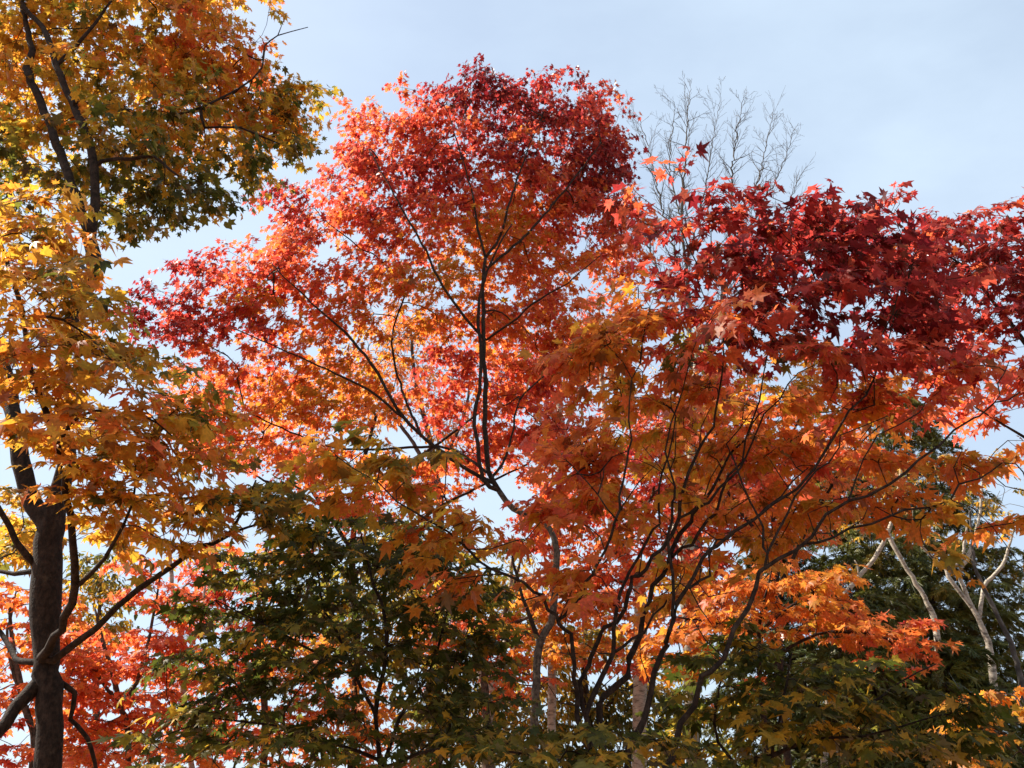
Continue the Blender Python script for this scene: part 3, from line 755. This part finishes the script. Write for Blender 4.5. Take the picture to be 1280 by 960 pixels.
# ------------------------------------------------------------------ shaded green maples along the bottom
def green_maple(label, seed, x0, Y, trunk, limbs, blobs, span=0.085, layers=1.7):
    t = Tree('maple_tree', label, 'tree', None, BARK_DARK, seed, leaf_span=span, per_shoot=8, shoots=3, shoot_len=0.26, spread=0.10, noise_scale=0.35, layers=layers, droop=.3)
    t.trunk_to_ground(x0, Y, trunk)
    for l in limbs: t.limb(l)
    for b in blobs: t.blob(*b)
    t.grow(); t.build(tipshift=-0.02)
Y = 5.3
green_maple('bushy green maple still unturned, below the twin-stemmed scarlet maple', 51, px_x(470, 1000, Y), Y,
    [(476, 965, Y, 3.6), (468, 892, Y, 3.2), (481, 839, Y, 2.8), (483, 780, Y, 2.4), (466, 730, Y, 1.8), (455, 690, Y, 1.2), (450, 660, Y, .8)],
    [[(466, 885, Y, 2.6), (450, 857, Y, 2.3), (434, 820, Y, 2), (417, 779, Y, 1.7), (401, 745, Y, 1.4), (392, 700, Y, .9)],
     [(476, 965, Y, 3), (500, 900, Y + .2, 2.4), (530, 850, Y + .3, 2), (547, 814, Y + .3, 1.8), (560, 767, Y + .3, 1.5), (577, 702, Y + .3, .9)],
     [(440, 835, Y, 2), (380, 810, Y - .2, 1.7), (330, 780, Y - .3, 1.3), (270, 750, Y - .3, .8)],
     [(474, 950, Y, 2.8), (420, 930, Y - .2, 2.2), (350, 910, Y - .3, 1.7), (270, 900, Y - .4, 1.2), (190, 925, Y - .4, .7)],
     [(476, 960, Y, 2.6), (540, 940, Y - .4, 2), (620, 940, Y - .8, 1.6), (700, 950, Y - 1.1, 1)]],
    [(300, 730, Y - .2, 70, 40, .6, .97), (370, 690, Y - .1, 70, 36, .6, .97), (450, 690, Y, 80, 40, .7, .96), (530, 720, Y + .1, 70, 45, .7, .97), (340, 780, Y - .2, 80, 45, .7, .96), (430, 770, Y, 80, 50, .8, .96),
     (520, 800, Y + .1, 80, 50, .8, .97), (590, 830, Y + .1, 40, 36, .5, .98), (400, 850, Y - .2, 90, 45, .8, .96), (500, 880, Y, 90, 45, .8, .97), (300, 850, Y - .3, 70, 40, .6, .97), (250, 800, Y - .3, 40, 40, .4, .98),
     (240, 920, Y - .4, 80, 36, .5, .98), (340, 930, Y - .3, 90, 36, .6, .98), (450, 945, Y - .2, 90, 36, .6, .97), (570, 925, Y - .2, 90, 36, .6, .98), (650, 935, Y - .9, 60, 32, .4, .98), (720, 935, Y - 1.1, 60, 34, .4, .97), (790, 945, Y - 1.1, 50, 30, .3, .98), (570, 900, Y - .5, 50, 30, .4, .97), (690, 950, Y - .9, 90, 22, .4, .98), (840, 955, Y - 1.1, 50, 20, .3, .98), (610, 900, Y - .6, 36, 24, .3, .98), (585, 760, Y + .2, 36, 40, .4, .96), (470, 660, Y, 60, 20, .5, .87), (560, 690, Y + .1, 50, 24, .5, .86), (380, 655, Y, 60, 20, .5, .88), (600, 800, Y + .2, 40, 26, .4, .89), (430, 810, Y - .3, 60, 30, .5, .90), (170, 950, Y - .4, 40, 20, .3, .99)], span=.074, layers=1.45)
Y = 5.4
green_maple('low dark green maple with ascending limb below the orange maple', 52, px_x(930, 1010, Y), Y,
    [(938, 990, Y, 3.4), (965, 945, Y, 3), (1010, 922, Y, 2.4), (1062, 892, Y, 2), (1100, 870, Y, 1.6), (1130, 851, Y, 1.1), (1170, 830, Y, .8)],
    [[(965, 945, Y, 2.2), (972, 900, Y, 1.9), (982, 851, Y, 1.4), (990, 815, Y, .8)],
     [(940, 985, Y, 2.6), (900, 930, Y, 2), (895, 880, Y, 1.6), (905, 840, Y, 1)],
     [(1000, 925, Y, 1.8), (1080, 920, Y - .1, 1.5), (1150, 900, Y - .1, 1.1), (1200, 890, Y - .1, .7)]],
    [(890, 870, Y, 50, 50, .5, .96), (950, 835, Y, 60, 36, .5, .99), (1010, 840, Y, 60, 40, .5, .98), (960, 890, Y, 70, 40, .5, .95), (1060, 850, Y, 60, 30, .4, .99), (1060, 900, Y, 70, 36, .5, .94), (1130, 850, Y, 50, 26, .4, .98),
     (1160, 880, Y, 50, 30, .4, .92), (1120, 930, Y, 70, 30, .4, .91), (1000, 940, Y, 80, 30, .5, .95), (900, 940, Y, 60, 30, .5, .97), (850, 915, Y, 30, 36, .3, .97), (1200, 930, Y, 40, 30, .3, .93)], span=.092)

# ------------------------------------------------------------------ helper for plainer trees further back
def simple_tree(name, label, group, seed, bark, x0, Y, trunk, limbs, blobs, r0=0.08, leaves=True, shapes=None, span=0.11, layers=1.5, spread=.08, per=8, shoots=3, slen=.4, droop=.45, mat=None, tip_r=.004, tipshift=-.06, jitter=.065, nscale=.8, leaf_part='crown', wob=.006, rise=.18, wig=.018):
    t = Tree(name, label, 'tree', group, bark, seed, leaf_span=span, per_shoot=per, shoots=shoots, shoot_len=slen, spread=spread, noise_scale=nscale, layers=layers, droop=droop, shapes=shapes, leaf_mat=mat, tip_r=tip_r, leaf_part=leaf_part)
    t.rise, t.wig = rise, wig
    t.trunk_to_ground(x0, Y, trunk, r0, wob=wob)
    for l in limbs: t.limb(l, wob=wob)
    for b in blobs: t.blob(*b)
    t.grow(); return t.build(leaves=leaves, tipshift=tipshift, jitter=jitter)

S5 = [SHAPE5]
# orange maple between the crimson one and the low green one
Y = 8.2
simple_tree('maple_tree', 'orange maple above the low dark green maple, in front of the conifers', None, 61, BARK_DARK, px_x(960, 1000, Y), Y,
    [(958, 930, Y, 4), (950, 860, Y, 3.4), (948, 800, Y, 2.6), (955, 750, Y, 1.8), (965, 710, Y, 1)],
    [[(950, 850, Y, 2.6), (1000, 800, Y - .1, 2), (1060, 790, Y - .2, 1.5), (1130, 800, Y - .3, .9)], [(948, 810, Y, 2), (900, 780, Y, 1.6), (840, 770, Y, 1)], [(950, 790, Y, 2), (1000, 750, Y, 1.5), (1050, 740, Y, .9)]],
    [(950, 725, Y, 60, 26, .6, .58), (1010, 735, Y, 60, 28, .6, .58), (1040, 770, Y - .1, 50, 24, .6, .52), (970, 770, Y, 60, 26, .6, .60), (1080, 790, Y - .2, 46, 22, .5, .42), (1125, 800, Y - .3, 38, 16, .4, .56), (1135, 775, Y - .3, 24, 13, .3, .36),
     (900, 770, Y, 50, 30, .6, .58), (840, 790, Y, 40, 34, .5, .56), (1100, 825, Y - .2, 40, 14, .4, .42), (870, 820, Y, 40, 30, .5, .6), (935, 850, Y, 24, 18, .3, .44)], span=.095, slen=.3, layers=1.9)
# golden orange maple standing in the sun behind the crimson one
Y = 9.6
simple_tree('maple_tree', 'golden orange sunlit maple glimpsed through the fan of the crimson maple', None, 69, BARK_DARK, px_x(985, 1040, Y), Y,
    [(985, 960, Y, 5), (975, 820, Y, 4), (970, 700, Y, 3.2), (965, 600, Y, 2.2), (960, 520, Y, 1.4)],
    [[(972, 740, Y, 2.6), (1020, 640, Y, 2), (1070, 560, Y, 1.4)], [(970, 700, Y, 2.4), (900, 600, Y, 1.8), (860, 520, Y, 1.2)], [(967, 620, Y, 1.8), (1000, 520, Y, 1.2)]],
    [(880, 480, Y, 60, 40, .8, .52), (950, 480, Y, 60, 36, .8, .66), (1020, 490, Y, 60, 36, .8, .62), (1080, 500, Y, 50, 36, .8, .50), (850, 550, Y, 50, 40, .8, .46), (930, 550, Y, 60, 36, .8, .60), (1010, 560, Y, 60, 36, .8, .56), (1070, 590, Y, 40, 30, .7, .46), (880, 620, Y, 50, 36, .8, .46), (960, 630, Y, 50, 30, .8, .56), (1040, 640, Y, 40, 26, .7, .46)], span=.10, slen=.32, layers=1.15)
# yellow maple low at the right
Y = 7.0
simple_tree('maple_tree', 'small golden yellow maple low in the bottom right corner', None, 62, BARK_DARK, px_x(1300, 1000, Y), Y,
    [(1298, 980, Y, 4), (1290, 930, Y, 3), (1280, 890, Y, 1.6)], [[(1295, 960, Y, 2.4), (1260, 920, Y, 1.6), (1225, 900, Y, .8)]],
    [(1235, 885, Y, 40, 18, .4, .74), (1275, 880, Y, 40, 26, .4, .70), (1250, 915, Y, 48, 20, .4, .72), (1270, 950, Y, 40, 18, .4, .74), (1220, 950, Y, 26, 10, .3, .66)], span=.085, slen=.25)

# coral maple in the sun behind the twin-stemmed one
Y = 14.6
simple_tree('maple_tree', 'bright coral maple in full sun directly behind the twin stems', None, 70, BARK_DARK, px_x(440, 1040, Y), Y,
    [(440, 960, Y, 6), (446, 820, Y, 5), (440, 700, Y, 4), (450, 600, Y, 3), (470, 520, Y, 2)],
    [[(442, 690, Y, 3), (380, 600, Y, 2.2), (320, 530, Y, 1.3)], [(448, 620, Y, 2.6), (540, 560, Y, 2), (620, 500, Y, 1.2)], [(442, 720, Y, 2.6), (540, 640, Y, 2), (660, 580, Y, 1.2)], [(445, 650, Y, 2.2), (330, 600, Y, 1.4), (270, 560, Y, .9)]],
    [(250, 490, Y, 50, 36, .6, .40), (320, 490, Y, 60, 40, .6, .38), (300, 560, Y, 60, 36, .6, .42), (390, 500, Y, 60, 40, .6, .40), (380, 570, Y, 60, 36, .6, .42), (450, 480, Y, 50, 40, .6, .38), (640, 470, Y, 60, 50, .6, .38), (690, 520, Y, 50, 50, .6, .36), (640, 560, Y, 50, 40, .6, .38), (540, 600, Y, 60, 30, .6, .42), (470, 620, Y, 60, 30, .6, .42), (700, 440, Y, 50, 40, .6, .34), (760, 400, Y, 40, 50, .6, .34), (600, 430, Y, 50, 36, .6, .40)], shapes=S5, span=.105, slen=.36, layers=.85)
# maples beyond the left trunk
G = 'red and orange maples beyond the thick left trunk'
Y = 12.5
simple_tree('maple_tree', 'vermilion maple with a pale slim trunk just right of the thick left trunk', G, 63, BARK_GREY, px_x(160, 1000, Y), Y,
    [(160, 950, Y, 4), (150, 880, Y, 3.4), (140, 840, Y, 3), (128, 800, Y, 2.4), (118, 760, Y, 1.4)],
    [[(152, 890, Y, 3), (175, 840, Y, 2.4), (190, 780, Y, 1.8), (200, 720, Y, 1.2)], [(150, 880, Y, 2.4), (110, 830, Y, 1.8), (80, 800, Y, 1.2)]],
    [(140, 830, Y, 60, 40, .9, .43), (110, 880, Y, 50, 50, .9, .42), (170, 890, Y, 60, 45, .9, .40), (200, 840, Y, 50, 40, .8, .40), (130, 940, Y, 70, 40, .9, .44), (215, 780, Y, 40, 40, .7, .42), (195, 740, Y, 36, 26, .6, .40), (100, 800, Y, 40, 26, .7, .5), (220, 930, Y, 60, 45, .9, .43), (165, 700, Y, 20, 14, .3, .32)], shapes=S5, slen=.34, layers=1.7)
Y = 11.5
simple_tree('maple_tree', 'scarlet maple low at the left edge behind the thick trunk', G, 64, BARK_GREY, px_x(20, 1040, Y), Y,
    [(40, 960, Y, 5), (30, 880, Y, 4), (18, 820, Y, 3), (12, 760, Y, 1.8)],
    [[(28, 880, Y, 2.6), (10, 800, Y, 1.8), (20, 740, Y, 1)]],
    [(15, 740, Y, 40, 24, .7, .38), (15, 790, Y, 40, 30, .7, .40), (80, 840, Y, 26, 40, .5, .42), (20, 860, Y, 40, 40, .8, .44), (15, 930, Y, 46, 34, .8, .30), (-40, 850, Y, 50, 80, .9, .43), (75, 930, Y, 30, 40, .6, .42), (80, 760, Y, 20, 24, .4, .5)], shapes=S5, slen=.32, layers=1.6)
Y = 14.5
simple_tree('maple_tree', 'orange red maple behind the bushy green maple', G, 65, BARK_GREY, px_x(330, 1040, Y), Y,
    [(330, 950, Y, 5), (328, 850, Y, 4), (322, 780, Y, 3), (330, 700, Y, 2), (345, 640, Y, 1.4)],
    [[(326, 860, Y, 3), (290, 790, Y, 2.2), (275, 720, Y, 1.6), (262, 680, Y, 1)], [(326, 840, Y, 2.6), (370, 770, Y, 1.8), (400, 700, Y, 1)]],
    [(265, 700, Y, 40, 30, .7, .40), (280, 760, Y, 50, 36, .9, .38), (330, 820, Y, 60, 50, 1, .48), (270, 850, Y, 60, 50, 1, .42), (390, 850, Y, 60, 50, 1, .56), (340, 920, Y, 80, 40, 1, .52), (440, 900, Y, 60, 50, 1, .54), (360, 680, Y, 40, 26, .7, .43), (260, 930, Y, 50, 36, .8, .43), (430, 640, Y, 50, 26, .7, .42), (480, 960, Y, 60, 40, .9, .5)], shapes=S5, slen=.4, layers=1.4)
# yellow-green broadleaf tree far left
Y = 16.0
simple_tree('broadleaf_tree', 'far olive yellow broadleaf tree seen just right of the thick left trunk', None, 66, BARK_GREY, px_x(118, 1040, Y), Y,
    [(118, 960, Y, 5), (120, 860, Y, 4), (124, 790, Y, 2.6), (126, 720, Y, 1.4)], [[(121, 840, Y, 2.4), (90, 770, Y, 1.6), (70, 720, Y, 1)]],
    [(120, 745, Y, 36, 30, .8, .86), (140, 785, Y, 24, 20, .6, .86), (100, 790, Y, 36, 26, .8, .87), (95, 720, Y, 26, 20, .6, .85), (20, 680, Y, 40, 30, .8, .84), (110, 700, Y, 20, 14, .5, .85)], shapes=[SHAPE_OVAL], span=.10, slen=.4, layers=1.5)
# orange maple low behind the middle stems
Y = 13.0
simple_tree('maple_tree', 'orange maple low behind the pale trunk of the scarlet maple', None, 67, BARK_GREY, px_x(610, 1040, Y), Y,
    [(612, 960, Y, 6), (607, 880, Y, 5), (606, 830, Y, 4.4), (622, 790, Y, 3.4), (640, 740, Y, 2.2), (650, 700, Y, 1.4)],
    [[(607, 840, Y, 3), (580, 800, Y, 2.2), (560, 780, Y, 1.4)], [(625, 785, Y, 2.6), (690, 760, Y, 2), (740, 720, Y, 1.4)], [(606, 850, Y, 2.4), (650, 840, Y, 1.8), (680, 860, Y, 1)]],
    [(560, 812, Y, 36, 26, .7, .40), (600, 800, Y, 36, 26, .7, .40), (570, 760, Y, 36, 26, .7, .38), (650, 800, Y, 40, 32, .8, .46), (650, 850, Y, 36, 30, .8, .40), (720, 790, Y, 50, 34, .9, .56), (700, 740, Y, 50, 30, .9, .50), (770, 770, Y, 50, 34, .9, .50), (780, 720, Y, 60, 34, .9, .38), (860, 660, Y, 60, 60, 1, .36), (810, 610, Y, 60, 50, 1, .34), (900, 600, Y, 60, 50, 1, .36), (740, 670, Y, 60, 40, .9, .42), (790, 830, Y, 36, 24, .6, .38), (955, 590, Y, 50, 50, .9, .34), (900, 520, Y, 60, 50, 1, .36), (820, 540, Y, 60, 50, 1, .34), (960, 660, Y, 60, 40, .9, .5), (700, 620, Y, 36, 30, .8, .36), (880, 740, Y, 60, 36, .9, .48), (1020, 560, Y, 50, 60, .9, .42)], shapes=S5, slen=.36, layers=1.6)
# yellow-green tree low behind the middle
Y = 17.0
simple_tree('broadleaf_tree', 'far yellow green broadleaf tree low behind the fan of dark stems', None, 68, BARK_GREY, px_x(740, 1040, Y), Y,
    [(742, 980, Y, 6), (735, 900, Y, 5), (730, 820, Y, 3), (735, 750, Y, 1.6)], [[(735, 890, Y, 3), (690, 830, Y, 2), (650, 780, Y, 1.2)], [(736, 900, Y, 3), (800, 850, Y, 2), (850, 820, Y, 1.2)]],
    [(660, 780, Y, 50, 34, 1, .86), (700, 830, Y, 50, 36, 1, .88), (740, 790, Y, 40, 30, 1, .84), (690, 890, Y, 60, 30, 1, .89), (760, 880, Y, 40, 30, 1, .90), (810, 850, Y, 36, 26, .9, .88), (630, 740, Y, 36, 28, .9, .85), (840, 890, Y, 46, 22, 1, .92), (540, 760, Y, 60, 50, 1, .88), (500, 700, Y, 60, 40, 1, .88), (600, 870, Y, 50, 40, 1, .92), (680, 930, Y, 70, 30, 1, .94), (560, 900, Y, 60, 40, 1, .92), (420, 760, Y, 60, 60, 1, .90), (790, 920, Y, 50, 24, 1, .93)], shapes=[SHAPE_OVAL], span=.11, slen=.45, layers=1.7)

# ------------------------------------------------------------------ pale-barked trees behind
def pale(label, seed, Y, trunk, limbs, blobs, r0=0.11, **k):
    return simple_tree('birch_tree', label, 'pale barked trees standing behind the maples', seed, BARK_PALE, px_x(trunk[0][0], 1040, Y), Y, trunk, limbs, blobs, r0=r0, leaves=k.pop('leaves', True), shapes=[SHAPE_OVAL], span=.075, layers=k.pop('layers', .35), slen=.3, tip_r=.004, **k)
Y = 15.0
pale('pale barked tree forking low in a V, sunlit, in front of the conifers', 71, Y,
    [(1250, 1000, Y, 5.7), (1240, 830, Y, 4.4), (1227, 782, Y, 3.3), (1218, 764, Y, 2.9), (1205, 737, Y, 2.6), (1200, 715, Y, 2.4), (1207, 700, Y, 2.8), (1216, 683, Y, 2.5), (1225, 640, Y, 1.6), (1230, 580, Y, 1.0)],
    [[(1220, 766, Y, 2.8), (1201, 741, Y, 2.6), (1186, 721, Y, 2.5), (1182, 711, Y, 2.1), (1167, 698, Y, 1.6), (1140, 670, Y, 1.0)], [(1186, 717, Y, 2.1), (1199, 702, Y, 2.0), (1205, 687, Y, 1.8), (1208, 650, Y, 1.1)],
     [(1224, 776, Y, 2.6), (1227, 743, Y, 2.5), (1233, 728, Y, 2.3), (1248, 713, Y, 2.3), (1256, 700, Y, 2.0), (1268, 660, Y, 1.3)]],
    [(1230, 590, Y, 40, 30, .8, .84), (1150, 650, Y, 30, 20, .5, .76), (1265, 640, Y, 30, 30, .6, .84)])
Y = 15.5
pale('pale barked leaning trunk rising right behind the orange maple', 72, Y,
    [(1030, 1000, Y, 4.9), (1045, 780, Y, 4.1), (1060, 739, Y, 3.0), (1074, 720, Y, 2.8), (1089, 704, Y, 2.6), (1104, 679, Y, 2.8), (1120, 630, Y, 2.0), (1128, 570, Y, 1.1)],
    [[(1074, 720, Y, 1.3), (1072, 708, Y, 1.0), (1068, 700, Y, 0.7)]], [(1125, 590, Y, 36, 30, .6, .72), (1090, 660, Y, 26, 18, .5, .74)])
Y = 16.5
pale('pale barked trunk leaning left, half hidden by dark conifer sprays', 73, Y,
    [(1180, 1000, Y, 4.9), (1172, 800, Y, 4.1), (1156, 747, Y, 2.9), (1145, 730, Y, 2.8), (1124, 694, Y, 2.6), (1112, 672, Y, 2.8), (1098, 620, Y, 1.8), (1095, 570, Y, 1.0)], [], [(1095, 590, Y, 36, 30, .6, .78)])
Y = 16.0
pale('pale barked tree with thick trunk behind the fan of dark stems', 74, Y,
    [(800, 1040, Y, 10), (800, 830, Y, 9), (800, 740, Y, 8), (790, 715, Y, 7.4), (772, 682, Y, 7), (764, 640, Y, 6), (760, 560, Y, 5), (752, 470, Y, 3), (748, 380, Y, 1.6)],
    [[(796, 730, Y, 6), (830, 690, Y, 5), (848, 640, Y, 4), (852, 560, Y, 2.6)], [(764, 640, Y, 3), (735, 580, Y, 2.2), (720, 520, Y, 1.4)]], [(755, 440, Y, 50, 50, .9, .80), (850, 540, Y, 40, 40, .8, .82)])
Y = 17.0
pale('straight pale barked trunk nearest the conifers, behind the dark stems', 75, Y,
    [(870, 1040, Y, 9), (862, 830, Y, 8.4), (856, 715, Y, 8), (856, 675, Y, 7.6), (862, 600, Y, 6), (868, 500, Y, 4.4), (872, 400, Y, 3)],
    [[(857, 690, Y, 4), (885, 640, Y, 3), (905, 590, Y, 2)], [(945, 1040, Y, 4), (942, 760, Y, 3.4), (941, 690, Y, 3), (938, 600, Y, 2)]][:1], [(880, 420, Y, 40, 40, .8, .84)])
Y = 14.0
pale('slim pale barked trunk behind the gap right of the twin stems', 76, Y,
    [(690, 1040, Y, 6), (690, 800, Y, 5.4), (694, 690, Y, 5), (700, 600, Y, 4.6), (702, 545, Y, 4.2), (699, 490, Y, 3.6), (697, 440, Y, 2.8), (690, 360, Y, 1.8)],
    [[(700, 580, Y, 3), (690, 550, Y, 2.6), (672, 520, Y, 2), (660, 490, Y, 1.2)], [(702, 550, Y, 2.4), (720, 500, Y, 1.8), (740, 440, Y, 1)]], [(700, 400, Y, 40, 40, .8, .36)])
Y = 13.5
pale('slim pale barked trunk behind the sprays of the bushy green maple', 77, Y,
    [(245, 1040, Y, 4.4), (230, 880, Y, 4), (226, 800, Y, 3.6), (216, 740, Y, 3), (212, 690, Y, 2)], [[(228, 830, Y, 2.6), (250, 780, Y, 2), (258, 720, Y, 1.2)]], [(212, 690, Y, 20, 20, .4, .8)])
Y = 15.0
pale('short pale barked trunk left of the grey trunk at the bottom', 78, Y,
    [(604, 1040, Y, 8), (606, 930, Y, 7.4), (612, 880, Y, 7), (624, 830, Y, 5.4), (634, 790, Y, 4), (640, 700, Y, 2.4)], [[(612, 880, Y, 4), (585, 800, Y, 3), (540, 720, Y, 2), (500, 650, Y, 1.4)]], [(640, 690, Y, 30, 30, .6, .8), (520, 660, Y, 40, 30, .6, .84)])
Y = 13.0
simple_tree('bare_tree', 'grey bare sapling leaning left at the right edge', None, 79, BARK_TWIG, px_x(1290, 1000, Y), Y,
    [(1285, 900, Y, 3.6), (1269, 820, Y, 3.2), (1248, 771, Y, 2.8), (1229, 734, Y, 2.4), (1218, 702, Y, 2), (1212, 640, Y, 1.2)], [], [(1225, 650, Y, 50, 60, .8, .5)], r0=.05, leaves=False, layers=.8)

# the leafless tree-top rising behind
def bare_tree():
    Y = 19.0
    t = Tree('bare_tree', 'tall leafless grey tree rising against the sky behind the red crowns', 'tree', None, BARK_TWIG, 81, tip_r=.003)
    rng = t.rng
    t.trunk_to_ground(px_x(868, 1040, Y), Y, [(868, 960, Y, 8), (870, 700, Y, 7), (866, 500, Y, 4.4), (861, 380, Y, 2.4), (852, 270, Y, 1.6), (857, 200, Y, 1), (860, 140, Y, .55), (864, 112, Y, .28)], .16, wob=.02)
    for l in ([(866, 480, Y, 3), (900, 380, Y + .2, 2.2), (914, 280, Y + .2, 1.5), (916, 200, Y + .2, .9), (924, 150, Y + .2, .5), (929, 122, Y + .2, .28)],
              [(860, 370, Y, 1.7), (830, 270, Y - .3, 1.1), (812, 190, Y - .4, .6), (797, 145, Y - .4, .28)],
              [(898, 385, Y + .2, 1.8), (940, 280, Y, 1.1), (972, 220, Y, .6), (994, 163, Y, .28)],
              [(908, 320, Y + .2, 1.6), (945, 235, Y + .6, .9), (957, 185, Y + .7, .5), (967, 138, Y + .7, .28)],
              [(855, 290, Y, 1.3), (838, 210, Y + .5, .7), (842, 150, Y + .5, .4), (843, 128, Y + .5, .26)],
              [(862, 420, Y, 1.8), (815, 320, Y + .3, 1.1), (792, 240, Y + .3, .5), (776, 200, Y + .3, .26)],
              [(903, 390, Y + .2, 1.7), (960, 320, Y - .3, 1.1), (985, 255, Y - .3, .5), (1000, 220, Y - .3, .26)],
              [(858, 330, Y, 1.4), (880, 240, Y - .5, .8), (892, 170, Y - .6, .4), (900, 128, Y - .6, .26)]):
        t.limb(l, wob=.02)
    centre = at(880, 420, Y)[0]
    def sprig(i, d, L, r, lev):
        n = 5; prev = i; a = t.pos[i]; q = a
        for k in range(1, n + 1):
            d = norm(d + rng.normal(0, .055, 3) + np.array([0, 0, .05]))
            q = q + d * L / n
            t.pos.append(q); t.par.append(prev); t.rad.append(max(r * (1 - .7 * k / n), .0027)); t.part.append(t.part[i]); prev = len(t.pos) - 1
            if lev < 2 and rng.random() < .95:
                side = norm(np.cross(d, rng.normal(size=3)))
                sprig(prev, norm(d + side * rng.uniform(.5, .9)), L * rng.uniform(.35, .6) * (1 - .08 * k), r * .6, lev + 1)
    n0 = len(t.pos); A = np.array(t.pos); P0 = np.array(t.par)
    high = at(870, 400, Y)[0][2]
    for i in range(1, n0):
        if A[i, 2] > high and P0[i] >= 0 and rng.random() < .9:
            d = norm(A[i] - A[P0[i]]); side = norm(np.cross(d, rng.normal(size=3)))
            left = max(.5, 9.6 - A[i, 2])
            sprig(i, norm(d + side * rng.uniform(.45, .9)), min(1.9, .45 + .5 * left) * rng.uniform(.6, 1.15), min(t.rad[i] * .6, .012), 0 if rng.random() < .35 else 1)
    t.build(leaves=False)
bare_tree()
# brown thin-leaved tree in the gap left of the twin stems
Y = 17.5
simple_tree('broadleaf_tree', 'nearly bare brown tree showing through the gap left of the twin stems', None, 82, BARK_TWIG, px_x(545, 1040, Y), Y,
    [(545, 960, Y, 7), (548, 760, Y, 6), (550, 640, Y, 5), (540, 560, Y, 3.6), (520, 480, Y, 2.6), (512, 400, Y, 1.6)],
    [[(548, 620, Y, 3.4), (520, 560, Y, 2.6), (480, 500, Y, 1.8), (460, 440, Y, 1)], [(545, 590, Y, 3), (580, 520, Y, 2), (590, 450, Y, 1)]],
    [(490, 440, Y, 50, 50, 1, .60), (530, 480, Y, 50, 50, 1, .58), (470, 510, Y, 50, 40, 1, .62), (560, 540, Y, 40, 40, .9, .56), (520, 400, Y, 40, 36, .8, .55)], r0=.12, shapes=[SHAPE_OVAL], span=.08, layers=.5, per=5, slen=.35, tip_r=.0045)

# ------------------------------------------------------------------ conifers at the right
def conifer(label, seed, px, Y, top_py, half_px, t, layers_px=26, base_py=1000, r0=.14):
    rng = np.random.default_rng(seed)
    x = px_x(px, base_py, Y)
    top, m = at(px, top_py, Y)
    H = top[2]
    root_label = label
    t_ = Tree('conifer_tree', label, 'tree', 'dark conifers at the right', BARK_DARK, seed, leaf_span=.21, per_shoot=10, shoots=3, shoot_len=.42, shapes=[SHAPE_SPRAY], leaf_mat=NEEDLE, tip_r=.006, droop=.25, spread=.04, noise_scale=.8)
    t_.limb([(x, Y, -.15, r0 * 1.4), (x, Y, .2, r0), (x + rng.normal(0, .1), Y, H * .5, r0 * .6), (x, Y, H, .012)], 'trunk', step=.25, world=True)
    z = 1.0; ang = rng.uniform(0, 6.28)
    P, T = [], []
    while z < H - .1:
        u = (H - z) / H
        L = half_px * m * 1.05 * min(1.0, u * 1.9 + .08)
        nb = 5
        for k in range(nb):
            a = ang + k * 2 * math.pi / nb + rng.normal(0, .2)
            l = L * rng.uniform(.75, 1.15)
            d = np.array([math.cos(a), math.sin(a), 0])
            s = max(2, int(l / .42))
            for i in range(s):
                f = (i + .8) / s
                q = np.array([x, Y, z]) + d * l * f + np.array([-d[1], d[0], 0]) * rng.normal(0, .16 * f + .04) + np.array([0, 0, -.22 * l * f * f + rng.normal(0, .06)])
                P.append(q); T.append(t + .03 * rng.normal())
        ang += .9; z += rng.uniform(.28, .4)
    t_._P = np.array(P); t_._T = np.array(T)
    # attach with the same grower
    t_.pending = []
    _grow_points(t_, t_._P, t_._T)
    t_.build(tipshift=-.01, jitter=.02)

def _grow_points(t, P, T):
    """like Tree.grow but for given spray points"""
    orig = at
    t.pending = [None]
    class _Dummy: pass
    # reuse grow() by replacing its sampling stage
    t._given = (P, T)
    Tree.grow(t)
_g = Tree.grow
def grow2(self):
    if getattr(self, '_given', None) is None:
        return _g(self)
    P, T = self._given
    rng = self.rng
    n = len(P)
    pos = list(self.pos)
    trunk = np.array(pos); ntr = len(pos)
    for i in range(n):
        p = P[i]
        d = np.linalg.norm(trunk[:, :2] - p[:2], axis=1) * 0.0 + np.abs(trunk[:, 2] - (p[2] + .25 * np.linalg.norm(trunk[:, :2].mean(0) - p[:2]) - .1))
        if getattr(self, '_snap', False): d = np.linalg.norm(trunk - p, axis=1)
        j = int(d.argmin()); a = trunk[j]
        prev = j
        k = 3
        for s in range(1, k + 1):
            u = s / k
            q = a + (p - a) * u + np.array([0, 0, .10 * math.sin(u * math.pi) * np.linalg.norm(p - a)])
            pos.append(q); self.par.append(prev); self.rad.append(self.tip_r * (1.6 - 0.3 * s)); self.part.append(0); prev = len(pos) - 1
        self.clusters.append((i, prev))
    self.pos = pos; self.P, self.T = P, T
    return self
Tree.grow = grow2
conifer('dark green conifer behind the V forked pale tree', 91, 1120, 18.5, 575, 130, .955)
conifer('young dark conifer in front of the leaning pale trunks', 94, 1110, 13.2, 735, 80, .96, r0=.08)
conifer('young conifer at the foot of the V forked pale tree', 95, 1215, 12.6, 800, 70, .98, r0=.08)
conifer('greyish green conifer farthest right, taller than its neighbours', 92, 1235, 20.0, 490, 110, .93)
conifer('dark conifer left of the others, half hidden by orange leaves', 93, 1010, 19.5, 660, 90, .985)

print("scene built", len(bpy.data.objects), "objects", sum(len(m.polygons) for m in bpy.data.meshes), "faces")
